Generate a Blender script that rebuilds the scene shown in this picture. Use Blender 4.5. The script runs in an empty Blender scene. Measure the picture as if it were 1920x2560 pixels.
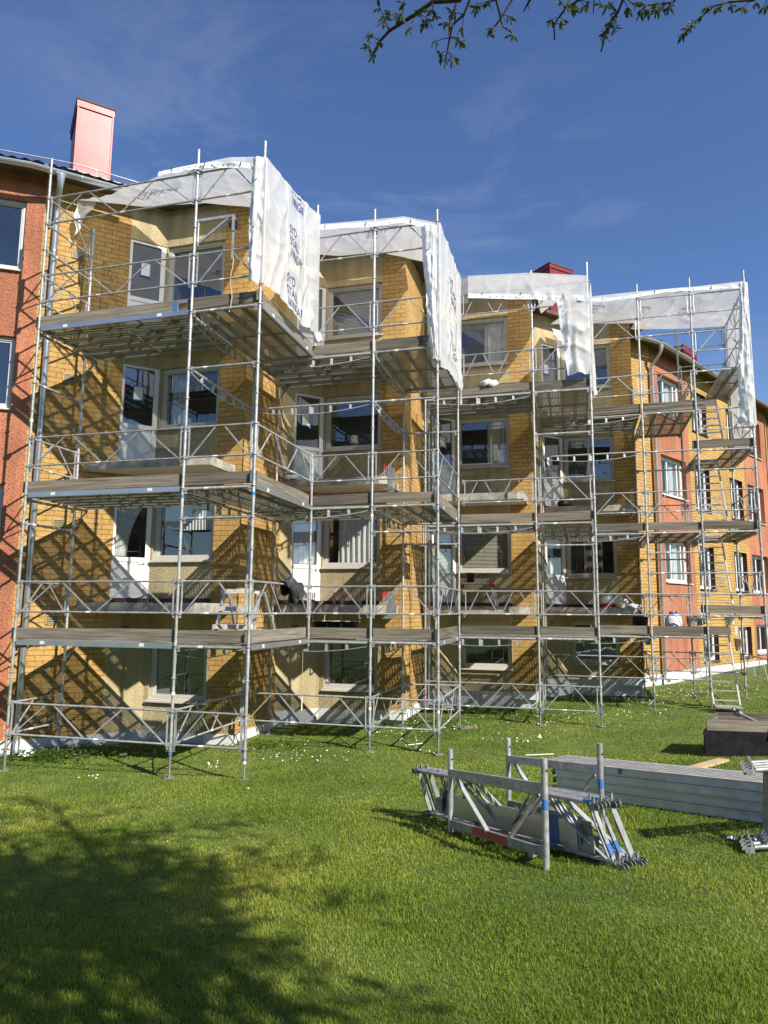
import bpy, bmesh, math, random
import numpy as np
from mathutils import Vector, Matrix
random.seed(7); rng = np.random.default_rng(7)
R = math.radians
scene = bpy.context.scene
COL = scene.collection
# ------------------------------------------------------------------ camera
cd = bpy.data.cameras.new("camera"); cam = bpy.data.objects.new("camera", cd); COL.objects.link(cam)
cd.sensor_fit = 'AUTO'; cd.sensor_width = 36.0; cd.lens = 24.75; cd.clip_start = .05; cd.clip_end = 2000
cam.matrix_world = Matrix.Rotation(R(90 + 7.847), 4, 'X') @ Matrix.Rotation(R(.461), 4, 'Z')
scene.camera = cam
# ------------------------------------------------------------------ sky and sun
SUN_EL = 38.0
to_sun = Vector((.682 * math.cos(R(SUN_EL)), -.731 * math.cos(R(SUN_EL)), math.sin(R(SUN_EL))))
wd = bpy.data.worlds.new("World"); scene.world = wd; wd.use_nodes = True
nt = wd.node_tree; nt.nodes.clear()
def wn(t, **k):
    n = nt.nodes.new(t)
    for a, b in k.items(): setattr(n, a, b)
    return n
sky = wn('ShaderNodeTexSky', sky_type='NISHITA', sun_disc=False, sun_elevation=R(SUN_EL), air_density=1.0, dust_density=.15, ozone_density=4.5, altitude=300)
sky.sun_rotation = math.atan2(to_sun.x, to_sun.y)
bg = wn('ShaderNodeBackground'); bg.inputs[1].default_value = .085
out = wn('ShaderNodeOutputWorld')
tc = wn('ShaderNodeTexCoord'); mp = wn('ShaderNodeMapping'); mp.inputs['Rotation'].default_value = (R(20), R(35), R(20)); mp.inputs['Location'].default_value = (0.7, 1.9, .4); mp.inputs['Scale'].default_value = (1.6, 4.2, 5.5)
nz = wn('ShaderNodeTexNoise'); nz.inputs['Scale'].default_value = 1.7; nz.inputs['Detail'].default_value = 9; nz.inputs['Roughness'].default_value = .62; nz.inputs['Distortion'].default_value = .5
nz2 = wn('ShaderNodeTexNoise'); nz2.inputs['Scale'].default_value = 1.3; nz2.inputs['Detail'].default_value = 2
r1 = wn('ShaderNodeValToRGB'); r1.color_ramp.elements[0].position = .50; r1.color_ramp.elements[1].position = .85
r2 = wn('ShaderNodeValToRGB'); r2.color_ramp.elements[0].position = .42; r2.color_ramp.elements[1].position = .66
mul = wn('ShaderNodeMath', operation='MULTIPLY'); mul2 = wn('ShaderNodeMath', operation='MULTIPLY'); mul2.inputs[1].default_value = .36
mix = wn('ShaderNodeMix', data_type='RGBA'); mix.inputs[7].default_value = (5.2, 5.6, 6.3, 1)
hsv = wn('ShaderNodeHueSaturation'); hsv.inputs['Hue'].default_value = .508; hsv.inputs['Saturation'].default_value = 1.08; hsv.inputs['Value'].default_value = 1.18
L = nt.links.new
fl_ = wn('ShaderNodeMapping'); fl_.inputs['Scale'].default_value = (-1, 1, 1); L(tc.outputs['Generated'], fl_.inputs[0]); L(fl_.outputs[0], mp.inputs[0]); L(mp.outputs[0], nz.inputs[0]); L(fl_.outputs[0], nz2.inputs[0])
L(nz.outputs[0], r1.inputs[0]); L(nz2.outputs[0], r2.inputs[0]); L(r1.outputs[0], mul.inputs[0]); L(r2.outputs[0], mul.inputs[1]); L(mul.outputs[0], mul2.inputs[0])
L(sky.outputs[0], hsv.inputs['Color']); L(hsv.outputs[0], mix.inputs[6]); L(mul2.outputs[0], mix.inputs[0]); L(mix.outputs[2], bg.inputs[0]); L(bg.outputs[0], out.inputs[0])
sd = bpy.data.lights.new("sun", 'SUN'); so = bpy.data.objects.new("sun", sd); COL.objects.link(so)
sd.energy = 4.9; sd.angle = R(.53); sd.color = (1, .945, .86)
so.rotation_euler = to_sun.to_track_quat('Z', 'Y').to_euler(); so.location = (6, -8, 12)
scene.view_settings.view_transform = 'Standard'; scene.view_settings.look = 'None'; scene.view_settings.exposure = 0.62; scene.view_settings.gamma = 1.0
scene.cycles.max_bounces = 8; scene.cycles.transparent_max_bounces = 24; scene.cycles.caustics_reflective = False; scene.cycles.caustics_refractive = False
scene.cycles.sample_clamp_indirect = 6
# ------------------------------------------------------------------ helpers
class MB:
    """collects shapes, then links them as one mesh object"""
    def __init__(s): s.v = []; s.f = []; s.uv = {}; s.sm = set()
    def add(s, vs, fs, uvs=None, smooth=False):
        o = len(s.v); s.v += [tuple(v) for v in vs]
        for i, f in enumerate(fs):
            if uvs: s.uv[len(s.f)] = uvs[i]
            if smooth: s.sm.add(len(s.f))
            s.f.append(tuple(o + k for k in f))
        return s
    def box(s, c, ax, h):
        c = Vector(c); a = [Vector(ax[i]).normalized() * h[i] for i in range(3)]
        vs = [c + a[0] * i + a[1] * j + a[2] * k for k in (-1, 1) for j in (-1, 1) for i in (-1, 1)]
        fs = [(0, 2, 3, 1), (4, 5, 7, 6), (0, 1, 5, 4), (2, 6, 7, 3), (0, 4, 6, 2), (1, 3, 7, 5)]
        if a[0].cross(a[1]).dot(a[2]) < 0: fs = [f[::-1] for f in fs]
        return s.add(vs, fs)
    def bar(s, p0, p1, w, h, up=(0, 0, 1)):
        p0 = Vector(p0); p1 = Vector(p1); d = p1 - p0; u = Vector(up)
        sd = d.cross(u)
        if sd.length < 1e-6: sd = d.cross(Vector((1, 0, 0)))
        u = sd.cross(d)
        return s.box((p0 + p1) / 2, (d, sd, u), (d.length / 2, w / 2, h / 2))
    def tube(s, p0, p1, r, n=8, r1=None, cap=True):
        p0 = Vector(p0); p1 = Vector(p1); d = (p1 - p0).normalized(); r1 = r if r1 is None else r1
        a = d.orthogonal().normalized(); b = d.cross(a)
        vs = []
        for p, rr in ((p0, r), (p1, r1)):
            for i in range(n):
                t = 2 * math.pi * i / n; vs.append(p + (a * math.cos(t) + b * math.sin(t)) * rr)
        s.add(vs, [(i, (i + 1) % n, n + (i + 1) % n, n + i) for i in range(n)], smooth=True)
        if cap: s.add(vs, [tuple(range(n))[::-1], tuple(range(n, 2 * n))])
        return s
    def path(s, pts, r, n=8):
        """smooth tube through points; r a number or a list"""
        pts = [Vector(p) for p in pts]; rr = r if hasattr(r, '__len__') else [r] * len(pts)
        vs = []; prev = None
        for i, p in enumerate(pts):
            d = (pts[min(i + 1, len(pts) - 1)] - pts[max(i - 1, 0)]).normalized()
            a = d.orthogonal().normalized() if prev is None else (prev - d * prev.dot(d)).normalized()
            prev = a; b = d.cross(a)
            for k in range(n):
                t = 2 * math.pi * k / n; vs.append(p + (a * math.cos(t) + b * math.sin(t)) * rr[i])
        fs = [(j * n + i, j * n + (i + 1) % n, (j + 1) * n + (i + 1) % n, (j + 1) * n + i) for j in range(len(pts) - 1) for i in range(n)]
        s.add(vs, fs, smooth=True); m = len(pts) - 1
        return s.add(vs, [tuple(range(n))[::-1], tuple(range(m * n, m * n + n))])
    def prism(s, poly, z0, z1):
        n = len(poly); vs = [(x, y, z0) for x, y in poly] + [(x, y, z1) for x, y in poly]
        return s.add(vs, [tuple(range(n))[::-1], tuple(range(n, 2 * n))] + [(i, (i + 1) % n, n + (i + 1) % n, n + i) for i in range(n)])
    def lathe(s, c, prof, n=16):
        c = Vector(c); vs = [c + Vector((r * math.cos(2 * math.pi * i / n), r * math.sin(2 * math.pi * i / n), z)) for r, z in prof for i in range(n)]
        return s.add(vs, [(j * n + i, j * n + (i + 1) % n, (j + 1) * n + (i + 1) % n, (j + 1) * n + i) for j in range(len(prof) - 1) for i in range(n)], smooth=True)
    def grid(s, fn, nu, nv, smooth=True, uv=False):
        vs = [fn(i / nu, j / nv) for j in range(nv + 1) for i in range(nu + 1)]
        fs = [(j * (nu + 1) + i, j * (nu + 1) + i + 1, (j + 1) * (nu + 1) + i + 1, (j + 1) * (nu + 1) + i) for j in range(nv) for i in range(nu)]
        return s.add(vs, fs, smooth=smooth)
    def mesh(s, name):
        m = bpy.data.meshes.new(name); m.from_pydata(s.v, [], s.f)
        if s.uv:
            ul = m.uv_layers.new(name='UVMap')
            for p in m.polygons:
                u = s.uv.get(p.index)
                if u:
                    for k, li in enumerate(p.loop_indices): ul.data[li].uv = u[k]
        if s.sm: m.polygons.foreach_set('use_smooth', [i in s.sm for i in range(len(s.f))])
        m.update(); return m
    def build(s, name, mat, parent=None, mesh=None):
        m = mesh or s.mesh(name)
        if mat and not m.materials: m.materials.append(mat)
        return link(name, m, parent)
def link(name, m, parent=None):
    o = bpy.data.objects.new(name, m); COL.objects.link(o)
    if parent: o.parent = parent
    return o
def tag(o, label=None, cat=None, group=None, kind=None):
    if label: o['label'] = label
    if cat: o['category'] = cat
    if group: o['group'] = group
    if kind: o['kind'] = kind
    return o
def thing(name, label, cat, group=None):
    return tag(link(name, None), label, cat, group)
# ------------------------------------------------------------------ materials
def mat(name, col, rough=.6, metal=0, var=0, vscale=6, bump=0, bscale=60, spec=.5, coord='Object', detail=4, col2=None):
    m = bpy.data.materials.new(name); m.use_nodes = True; t = m.node_tree; b = t.nodes['Principled BSDF']
    b.inputs['Base Color'].default_value = (*col, 1); b.inputs['Roughness'].default_value = rough; b.inputs['Metallic'].default_value = metal
    b.inputs['Specular IOR Level'].default_value = spec
    c = t.nodes.new('ShaderNodeTexCoord')
    if var or col2:
        n = t.nodes.new('ShaderNodeTexNoise'); n.inputs['Scale'].default_value = vscale; n.inputs['Detail'].default_value = detail
        t.links.new(c.outputs[coord], n.inputs[0])
        rp = t.nodes.new('ShaderNodeValToRGB'); rp.color_ramp.elements[0].position = .3; rp.color_ramp.elements[1].position = .72
        lo = tuple(x * (1 - var) for x in col); hi = col2 or tuple(min(1, x * (1 + var)) for x in col)
        rp.color_ramp.elements[0].color = (*lo, 1); rp.color_ramp.elements[1].color = (*hi, 1)
        t.links.new(n.outputs[0], rp.inputs[0]); t.links.new(rp.outputs[0], b.inputs['Base Color'])
    if bump:
        n2 = t.nodes.new('ShaderNodeTexNoise'); n2.inputs['Scale'].default_value = bscale; n2.inputs['Detail'].default_value = 3
        t.links.new(c.outputs[coord], n2.inputs[0]); bp = t.nodes.new('ShaderNodeBump'); bp.inputs['Strength'].default_value = bump; bp.inputs['Distance'].default_value = .02
        t.links.new(n2.outputs[0], bp.inputs['Height']); t.links.new(bp.outputs[0], b.inputs['Normal'])
    return m
def nodes(m): return m.node_tree.nodes, m.node_tree.links.new, m.node_tree.nodes['Principled BSDF']
M = {}
M['steel'] = mat('galvanised_steel', (.43, .43, .415), .5, .4, .3, 14)
M['steel_dull'] = mat('dull_steel', (.28, .28, .27), .55, .45, .3, 12)
M['white_tape'] = mat('white_tape', (.75, .75, .73), .6)
M['blue_mark'] = mat('blue_mark', (.05, .16, .42), .6)
M['red_mark'] = mat('red_mark', (.42, .05, .04), .6)
M['zinc'] = mat('zinc_sheet', (.50, .52, .53), .35, .8, .12, 3)
M['alu'] = mat('aluminium', (.62, .62, .60), .42, .7, .1, 5)
M['wood_grey'] = mat('weathered_board', (.165, .142, .108), .9, 0, .45, 1.0, .3, 40, detail=6, spec=.25)
_n, _l, _b = nodes(M['wood_grey']); _m = _n.new('ShaderNodeMapping'); _m.inputs['Scale'].default_value = (1.3, 1.3, 26); _l(_n['Texture Coordinate'].outputs['Object'], _m.inputs[0])
for _k in ('Noise Texture', 'Noise Texture.001'): _l(_m.outputs[0], _n[_k].inputs[0])
_n['Noise Texture.001'].inputs['Scale'].default_value = 3
def per_object(m, lo, hi):
    n, l, b = nodes(m); src = b.inputs['Base Color'].links[0].from_socket; oi = n.new('ShaderNodeObjectInfo'); rp = n.new('ShaderNodeMapRange'); rp.inputs[3].default_value = lo; rp.inputs[4].default_value = hi; mx = n.new('ShaderNodeMix'); mx.data_type = 'RGBA'; mx.blend_type = 'MULTIPLY'; mx.inputs[0].default_value = 1
    l(oi.outputs['Random'], rp.inputs[0]); l(src, mx.inputs[6]); l(rp.outputs[0], mx.inputs[7]); l(mx.outputs[2], b.inputs['Base Color'])
per_object(M['wood_grey'], .75, 1.45); per_object(M['steel'], .82, 1.12)
M['wood_pale'] = mat('fresh_board', (.48, .35, .20), .8, 0, .2, 4)
M['white_paint'] = mat('white_paint', (.74, .73, .70), .45, 0, .04, 4)
M['frame_grey'] = mat('window_paint', (.52, .50, .46), .45, 0, .06, 4)
M['panel_white'] = mat('door_panel', (.78, .76, .69), .5, 0, .04, 3)
M['plinth'] = mat('plinth_render', (.62, .61, .58), .85, 0, .15, 2.5, .2, 60)
M['concrete'] = mat('slab_concrete', (.36, .33, .27), .9, 0, .4, 5, .35, 30)
M['slab_under'] = mat('slab_paint', (.62, .55, .43), .8, 0, .06, 3)
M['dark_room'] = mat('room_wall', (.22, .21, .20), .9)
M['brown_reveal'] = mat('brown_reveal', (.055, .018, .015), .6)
M['red_sheet'] = mat('red_sheet_metal', (.22, .03, .028), .37, .22, .12, 3, .5, .7, .35)
M['deck_frame'] = mat('deck_frame', (.33, .315, .285), .6, .2, .12, 8)
M['dusty'] = mat('dusty_tread', (.62, .59, .53), .8, 0, .3, 14)
M['alu_pale'] = mat('pale_aluminium', (.66, .64, .58), .5, .25, .12, 6)
M['tile'] = mat('roof_tile', (.22, .045, .03), .75, 0, .3, 8)
M['soffit'] = mat('soffit_board', (.10, .065, .045), .8, 0, .2, 5)
M['black_plastic'] = mat('black_plastic', (.02, .02, .021), .45, 0, .3, 20)
M['red_plastic'] = mat('red_plastic', (.50, .03, .025), .4)
M['jacket'] = mat('dark_cloth', (.035, .033, .036), .95, 0, .3, 12, .3, 50)
M['bag'] = mat('white_bag', (.72, .72, .70), .5, 0, .1, 15, .3, 30)
M['bag_blue'] = mat('bag_print', (.05, .10, .28), .5)
M['curtain'] = mat('curtain_white', (.82, .80, .76), .9, 0, .05, 8)
M['curtain_dark'] = mat('curtain_dark', (.14, .10, .07), .9, 0, .15, 8)
M['leaf'] = mat('pot_plant_leaf', (.06, .12, .03), .6, 0, .3, 12)
M['paper'] = mat('paper', (.80, .79, .76), .7)
M['shade'] = mat('lamp_fabric', (.74, .68, .54), .8)
M['bark'] = mat('bark', (.085, .06, .04), .9, 0, .35, 10, .4, 30)
M['ply_black'] = mat('black_plywood', (.016, .015, .016), .75, 0, .5, 9, spec=.15)
M['rope'] = mat('rope', (.48, .34, .2), .9)
M['petal'] = mat('petal', (.86, .85, .78), .7)
M['hood'] = mat('vent_hood_metal', (.30, .29, .28), .45, .5, .15, 6)
M['stone_patch'] = mat('grey_patch', (.42, .43, .44), .9, 0, .15, 12)
M['green_glass'] = mat('green_can', (.02, .05, .03), .3)
def stucco(name, col, lo, bscale, strength):
    m = mat(name, col, .92); n, l, b = nodes(m); c = n['Texture Coordinate']
    v = n.new('ShaderNodeTexNoise'); v.inputs['Scale'].default_value = bscale; v.inputs['Detail'].default_value = 2.5; v.inputs['Roughness'].default_value = .65
    l(c.outputs['Object'], v.inputs[0])
    rp = n.new('ShaderNodeValToRGB'); rp.color_ramp.elements[0].position = .36; rp.color_ramp.elements[1].position = .55
    rp.color_ramp.elements[0].color = (*[x * lo for x in col], 1); rp.color_ramp.elements[1].color = (*col, 1)
    l(v.outputs[0], rp.inputs[0])
    big = n.new('ShaderNodeTexNoise'); big.inputs['Scale'].default_value = .9; big.inputs['Detail'].default_value = 4; l(c.outputs['Object'], big.inputs[0])
    mx = n.new('ShaderNodeMix'); mx.data_type = 'RGBA'; mx.blend_type = 'MULTIPLY'; mx.inputs[0].default_value = 1
    r3 = n.new('ShaderNodeValToRGB'); r3.color_ramp.elements[0].color = (.78, .77, .76, 1); r3.color_ramp.elements[1].color = (1.08, 1.07, 1.05, 1); r3.color_ramp.elements[0].position = .35; r3.color_ramp.elements[1].position = .65
    l(big.outputs[0], r3.inputs[0]); l(rp.outputs[0], mx.inputs[6]); l(r3.outputs[0], mx.inputs[7])
    mpn = n.new('ShaderNodeMapping'); mpn.inputs['Scale'].default_value = (3.2, 3.2, .22); l(c.outputs['Object'], mpn.inputs[0]); sn = n.new('ShaderNodeTexNoise'); sn.inputs['Scale'].default_value = 1.6; sn.inputs['Detail'].default_value = 6; l(mpn.outputs[0], sn.inputs[0])
    r4 = n.new('ShaderNodeValToRGB'); r4.color_ramp.elements[0].position = .36; r4.color_ramp.elements[1].position = .62; r4.color_ramp.elements[0].color = (.80, .79, .78, 1); r4.color_ramp.elements[1].color = (1.04, 1.04, 1.04, 1); l(sn.outputs[0], r4.inputs[0])
    mx3 = n.new('ShaderNodeMix'); mx3.data_type = 'RGBA'; mx3.blend_type = 'MULTIPLY'; mx3.inputs[0].default_value = 1; l(mx.outputs[2], mx3.inputs[6]); l(r4.outputs[0], mx3.inputs[7]); l(mx3.outputs[2], b.inputs['Base Color'])
    bp = n.new('ShaderNodeBump'); bp.inputs['Strength'].default_value = strength; bp.inputs['Distance'].default_value = .03
    l(v.outputs[0], bp.inputs['Height']); l(bp.outputs[0], b.inputs['Normal']); return m
M['plaster'] = stucco('yellow_plaster', (.54, .445, .25), .78, 38, .8)
M['red_stucco'] = stucco('red_stucco', (.50, .19, .10), .68, 26, .9)
def brick(name, c1, c2, mortar, bw, bh):
    m = mat(name, c1, .85); n, l, b = nodes(m); c = n['Texture Coordinate']
    br = n.new('ShaderNodeTexBrick'); br.inputs['Scale'].default_value = 1; br.inputs['Brick Width'].default_value = bw; br.inputs['Row Height'].default_value = bh
    br.inputs['Mortar Size'].default_value = .0052; br.inputs['Mortar Smooth'].default_value = .15; br.inputs['Bias'].default_value = -.1
    br.inputs['Color1'].default_value = (*c1, 1); br.inputs['Color2'].default_value = (*c2, 1); br.inputs['Mortar'].default_value = (*mortar, 1)
    l(c.outputs['UV'], br.inputs[0])
    nz = n.new('ShaderNodeTexNoise'); nz.inputs['Scale'].default_value = 14; nz.inputs['Detail'].default_value = 5; nz.inputs['Roughness'].default_value = .7; l(c.outputs['UV'], nz.inputs[0])
    rp = n.new('ShaderNodeValToRGB'); rp.color_ramp.elements[0].position = .3; rp.color_ramp.elements[1].position = .7; rp.color_ramp.elements[0].color = (.74, .70, .66, 1); rp.color_ramp.elements[1].color = (1.12, 1.12, 1.12, 1)
    l(nz.outputs[0], rp.inputs[0])
    big = n.new('ShaderNodeTexNoise'); big.inputs['Scale'].default_value = .8; big.inputs['Detail'].default_value = 4; l(c.outputs['UV'], big.inputs[0])
    r3 = n.new('ShaderNodeValToRGB'); r3.color_ramp.elements[0].position = .35; r3.color_ramp.elements[1].position = .65; r3.color_ramp.elements[0].color = (.84, .8, .76, 1); r3.color_ramp.elements[1].color = (1.05, 1.05, 1.05, 1)
    l(big.outputs[0], r3.inputs[0])
    mx = n.new('ShaderNodeMix'); mx.data_type = 'RGBA'; mx.blend_type = 'MULTIPLY'; mx.inputs[0].default_value = 1
    mx2 = n.new('ShaderNodeMix'); mx2.data_type = 'RGBA'; mx2.blend_type = 'MULTIPLY'; mx2.inputs[0].default_value = 1
    l(br.outputs['Color'], mx.inputs[6]); l(rp.outputs[0], mx.inputs[7]); l(mx.outputs[2], mx2.inputs[6]); l(r3.outputs[0], mx2.inputs[7]); l(mx2.outputs[2], b.inputs['Base Color'])
    bp = n.new('ShaderNodeBump'); bp.inputs['Strength'].default_value = .9; bp.inputs['Distance'].default_value = .012; bp.invert = True
    ad = n.new('ShaderNodeMath'); ad.operation = 'MULTIPLY_ADD'; ad.inputs[1].default_value = -.25; l(nz.outputs[0], ad.inputs[0]); l(br.outputs['Fac'], ad.inputs[2])
    l(ad.outputs[0], bp.inputs['Height']); l(bp.outputs[0], b.inputs['Normal']); return m
M['brick'] = brick('yellow_brick', (.55, .355, .115), (.46, .275, .08), (.19, .12, .06), .29, .1016)
M['brick2'] = brick('yellow_brick_bright', (.55, .355, .10), (.46, .275, .07), (.13, .08, .035), .29, .1016)
def mathn(n, l, op, a, b=None, c=None):
    x = n.new('ShaderNodeMath'); x.operation = op
    for i, q in enumerate((a, b, c)):
        if q is None: continue
        if isinstance(q, (int, float)): x.inputs[i].default_value = q
        else: l(q, x.inputs[i])
    return x.outputs[0]
def glass():
    m = bpy.data.materials.new('window_glass'); m.use_nodes = True; t = m.node_tree; t.nodes.clear()
    o = t.nodes.new('ShaderNodeOutputMaterial'); tr = t.nodes.new('ShaderNodeBsdfTransparent'); gl = t.nodes.new('ShaderNodeBsdfGlossy'); mx = t.nodes.new('ShaderNodeMixShader'); ge = t.nodes.new('ShaderNodeNewGeometry')
    tr.inputs[0].default_value = (.80, .84, .83, 1); gl.inputs['Roughness'].default_value = .012; gl.inputs[0].default_value = (.95, .97, 1, 1); N_ = lambda op, a, b=None: mathn(t.nodes, t.links.new, op, a, b)
    tc = t.nodes.new('ShaderNodeTexCoord'); nz = t.nodes.new('ShaderNodeTexNoise'); nz.inputs['Scale'].default_value = 1.6; bp = t.nodes.new('ShaderNodeBump'); bp.inputs['Strength'].default_value = .05; bp.inputs['Distance'].default_value = .05
    l = t.links.new; l(tc.outputs['Object'], nz.inputs[0]); l(nz.outputs[0], bp.inputs['Height']); l(bp.outputs[0], gl.inputs['Normal'])
    dp = t.nodes.new('ShaderNodeVectorMath'); dp.operation = 'DOT_PRODUCT'; l(ge.outputs['Normal'], dp.inputs[0]); l(ge.outputs['Incoming'], dp.inputs[1]); F = N_('ADD', N_('MULTIPLY', N_('POWER', N_('SUBTRACT', 1, N_('ABSOLUTE', dp.outputs['Value'])), 5), .84), .16); l(F, mx.inputs[0]); l(tr.outputs[0], mx.inputs[1]); l(gl.outputs[0], mx.inputs[2]); l(mx.outputs[0], o.inputs[0]); return m
M['glass'] = glass()
def see_through(name, col, hole_expr, rough=.5, metal=0, translucent=0):
    """a sheet with real openings: hole_expr(nodes, links, uv) gives 1 where the sheet is open"""
    m = mat(name, col, rough, metal, .12, 5, coord='UV'); n, l, b = nodes(m); out = n['Material Output']; c = n['Texture Coordinate']
    tr = n.new('ShaderNodeBsdfTransparent'); mx = n.new('ShaderNodeMixShader')
    src = b.outputs[0]
    if translucent:
        ts = n.new('ShaderNodeBsdfTranslucent'); ts.inputs[0].default_value = (*col, 1); m2 = n.new('ShaderNodeMixShader'); m2.inputs[0].default_value = translucent
        l(src, m2.inputs[1]); l(ts.outputs[0], m2.inputs[2]); src = m2.outputs[0]
    l(hole_expr(n, l, c.outputs['UV']), mx.inputs[0]); l(src, mx.inputs[1]); l(tr.outputs[0], mx.inputs[2]); l(mx.outputs[0], out.inputs[0]); return m
def deck_holes(n, l, uv):
    s = n.new('ShaderNodeSeparateXYZ'); l(uv, s.inputs[0])     # u along the plank, v across
    P = .036
    row = mathn(n, l, 'DIVIDE', s.outputs[1], P * .866); ri = mathn(n, l, 'FLOOR', row); rf = mathn(n, l, 'SUBTRACT', mathn(n, l, 'FRACT', row), .5)
    off = mathn(n, l, 'MULTIPLY', mathn(n, l, 'MODULO', ri, 2), .5)
    cf = mathn(n, l, 'SUBTRACT', mathn(n, l, 'FRACT', mathn(n, l, 'ADD', mathn(n, l, 'DIVIDE', s.outputs[0], P), off)), .5)
    d2 = mathn(n, l, 'ADD', mathn(n, l, 'MULTIPLY', cf, cf), mathn(n, l, 'MULTIPLY', mathn(n, l, 'MULTIPLY', rf, .866), mathn(n, l, 'MULTIPLY', rf, .866)))
    hole = mathn(n, l, 'LESS_THAN', d2, .065)
    pv = mathn(n, l, 'FRACT', mathn(n, l, 'DIVIDE', s.outputs[1], .31))
    band = mathn(n, l, 'MULTIPLY', mathn(n, l, 'GREATER_THAN', pv, .14), mathn(n, l, 'LESS_THAN', pv, .86))
    seg = mathn(n, l, 'FRACT', mathn(n, l, 'DIVIDE', s.outputs[0], .62))
    band = mathn(n, l, 'MULTIPLY', band, mathn(n, l, 'GREATER_THAN', seg, .12))
    return mathn(n, l, 'MULTIPLY', hole, band)
M['deck'] = see_through('perforated_deck', (.36, .345, .31), deck_holes, .6, .2)
def weave(n, l, uv):
    s = n.new('ShaderNodeSeparateXYZ'); l(uv, s.inputs[0])
    a = mathn(n, l, 'FRACT', mathn(n, l, 'DIVIDE', s.outputs[0], .011)); b = mathn(n, l, 'FRACT', mathn(n, l, 'DIVIDE', s.outputs[1], .011))
    g = mathn(n, l, 'MULTIPLY', mathn(n, l, 'GREATER_THAN', a, .35), mathn(n, l, 'GREATER_THAN', b, .35))
    return mathn(n, l, 'MULTIPLY', g, .40)
M['sheet'] = see_through('plastic_sheet', (.82, .82, .81), weave, .4, 0, .36)
M['hem'] = mat('sheet_hem', (.84, .84, .83), .4)
M['print'] = mat('blue_print', (.035, .055, .16), .6)
# ------------------------------------------------------------------ site frame: u along the facade, v out of it
TH = R(29.770); C1 = Vector((-4.7608, 14.3791)); Av = Vector((math.cos(TH), math.sin(TH))); Nv = Vector((Av.y, -Av.x))
SB, AF, PW = 1.9675, 1.046, .563; S2 = math.sqrt(.5); PER = 2 * SB * S2 + AF
def W(u, v, z): p = C1 + u * Av + v * Nv; return Vector((p.x, p.y, z))
def W2(q, z): return W(q[0], q[1], z)
BD = Vector((S2, S2)); DD = Vector((S2, -S2))        # the two diagonal directions, in (u, v)
def gz(x, y):
    a = -1.58 - .08 * y + .04 * x; b = -2.676 + .0236 * x + .0115 * y; k = .08
    h = max(k - abs(a - b), 0) / k; z = max(a, b) + h * h * k * .25
    return z
def gzn(x, y):
    a = -1.58 - .08 * y + .04 * x; b = -2.676 + .0236 * x + .0115 * y; k = .08
    h = np.maximum(k - np.abs(a - b), 0) / k; return np.maximum(a, b) + h * h * k * .25
# ------------------------------------------------------------------ ground
def build_ground():
    xs = np.concatenate([[-400, -200, -100, -60, -40], np.arange(-30, 31, .5), [40, 60, 100, 200, 400]]); ys = np.concatenate([[-300, -150, -80, -40], np.arange(-20, 45, .5), [60, 90, 150, 300, 500]])
    X, Y = np.meshgrid(xs, ys); Z = gzn(np.clip(X, -14, 16), np.clip(Y, -6, 26)) + .012 * np.sin(X * 2.1 + Y) * np.cos(Y * 1.7)
    v = np.stack([X, Y, Z], -1).reshape(-1, 3); nx = len(xs)
    f = [(j * nx + i, j * nx + i + 1, (j + 1) * nx + i + 1, (j + 1) * nx + i) for j in range(len(ys) - 1) for i in range(nx - 1)]
    m = bpy.data.meshes.new('lawn'); m.from_pydata(v.tolist(), [], f); m.polygons.foreach_set('use_smooth', [True] * len(f))
    g = mat('lawn_soil', (.085, .125, .022), .95, 0, .4, 3); m.materials.append(g)
    tag(link('lawn', m), kind='structure')
build_ground()
# ------------------------------------------------------------------ apartment building
bld = thing('apartment_building', 'long zigzag apartment block of yellow brick and orange-red stucco behind the scaffolding', 'building')
ZT = 8.62                                             # wall top
def wall(name, m, q0, q1, z0, z1, openings=(), depth=.12, reveal=None, uvoff=0):
    """flat wall from q0 to q1 (world xy), openings (t0, t1, za, zb) get reveals"""
    q0 = Vector(q0); q1 = Vector(q1); Ln = (q1 - q0).length; e = (q1 - q0) / Ln; n = Vector((e.y, -e.x))
    P = lambda t, z, d=0: Vector((*(q0 + e * t - n * d), z))
    ts = sorted({0, Ln, *[t for o in openings for t in o[:2]]}); zs = sorted({z0, z1, *[z for o in openings for z in o[2:4]]})
    b = MB()
    for i in range(len(ts) - 1):
        for j in range(len(zs) - 1):
            a, c, d, f = ts[i], ts[i + 1], zs[j], zs[j + 1]; tm, zm = (a + c) / 2, (d + f) / 2
            if any(o[0] < tm < o[1] and o[2] < zm < o[3] for o in openings): continue
            b.add([P(a, d), P(c, d), P(c, f), P(a, f)], [(0, 1, 2, 3)], [[(a + uvoff, d), (c + uvoff, d), (c + uvoff, f), (a + uvoff, f)]])
    o = None
    if len(b.f): o = b.build(name, m, bld)
    if openings:
        for a, c, d, f in [q[:4] for q in openings]:
            b = MB()
            for p, q, uvs in (((a, d), (a, f), 0), ((a, f), (c, f), 0), ((c, f), (c, d), 0), ((c, d), (a, d), 0)):
                k = abs(p[0] - q[0]) + abs(p[1] - q[1])
                b.add([P(*p), P(*q), P(*q, depth), P(*p, depth)], [(0, 1, 2, 3)], [[(0, p[1]), (k, q[1] if p[0] == q[0] else p[1]), (k + .01, q[1] + depth), (.01, p[1] + depth)]])
            b.build('reveal', reveal or m, bld)
    return P, e, n
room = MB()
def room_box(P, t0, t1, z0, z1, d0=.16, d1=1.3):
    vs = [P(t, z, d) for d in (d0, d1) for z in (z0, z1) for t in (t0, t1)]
    room.add(vs, [(0, 4, 6, 2), (1, 3, 7, 5), (0, 1, 5, 4), (2, 6, 7, 3), (4, 5, 7, 6)])
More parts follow.
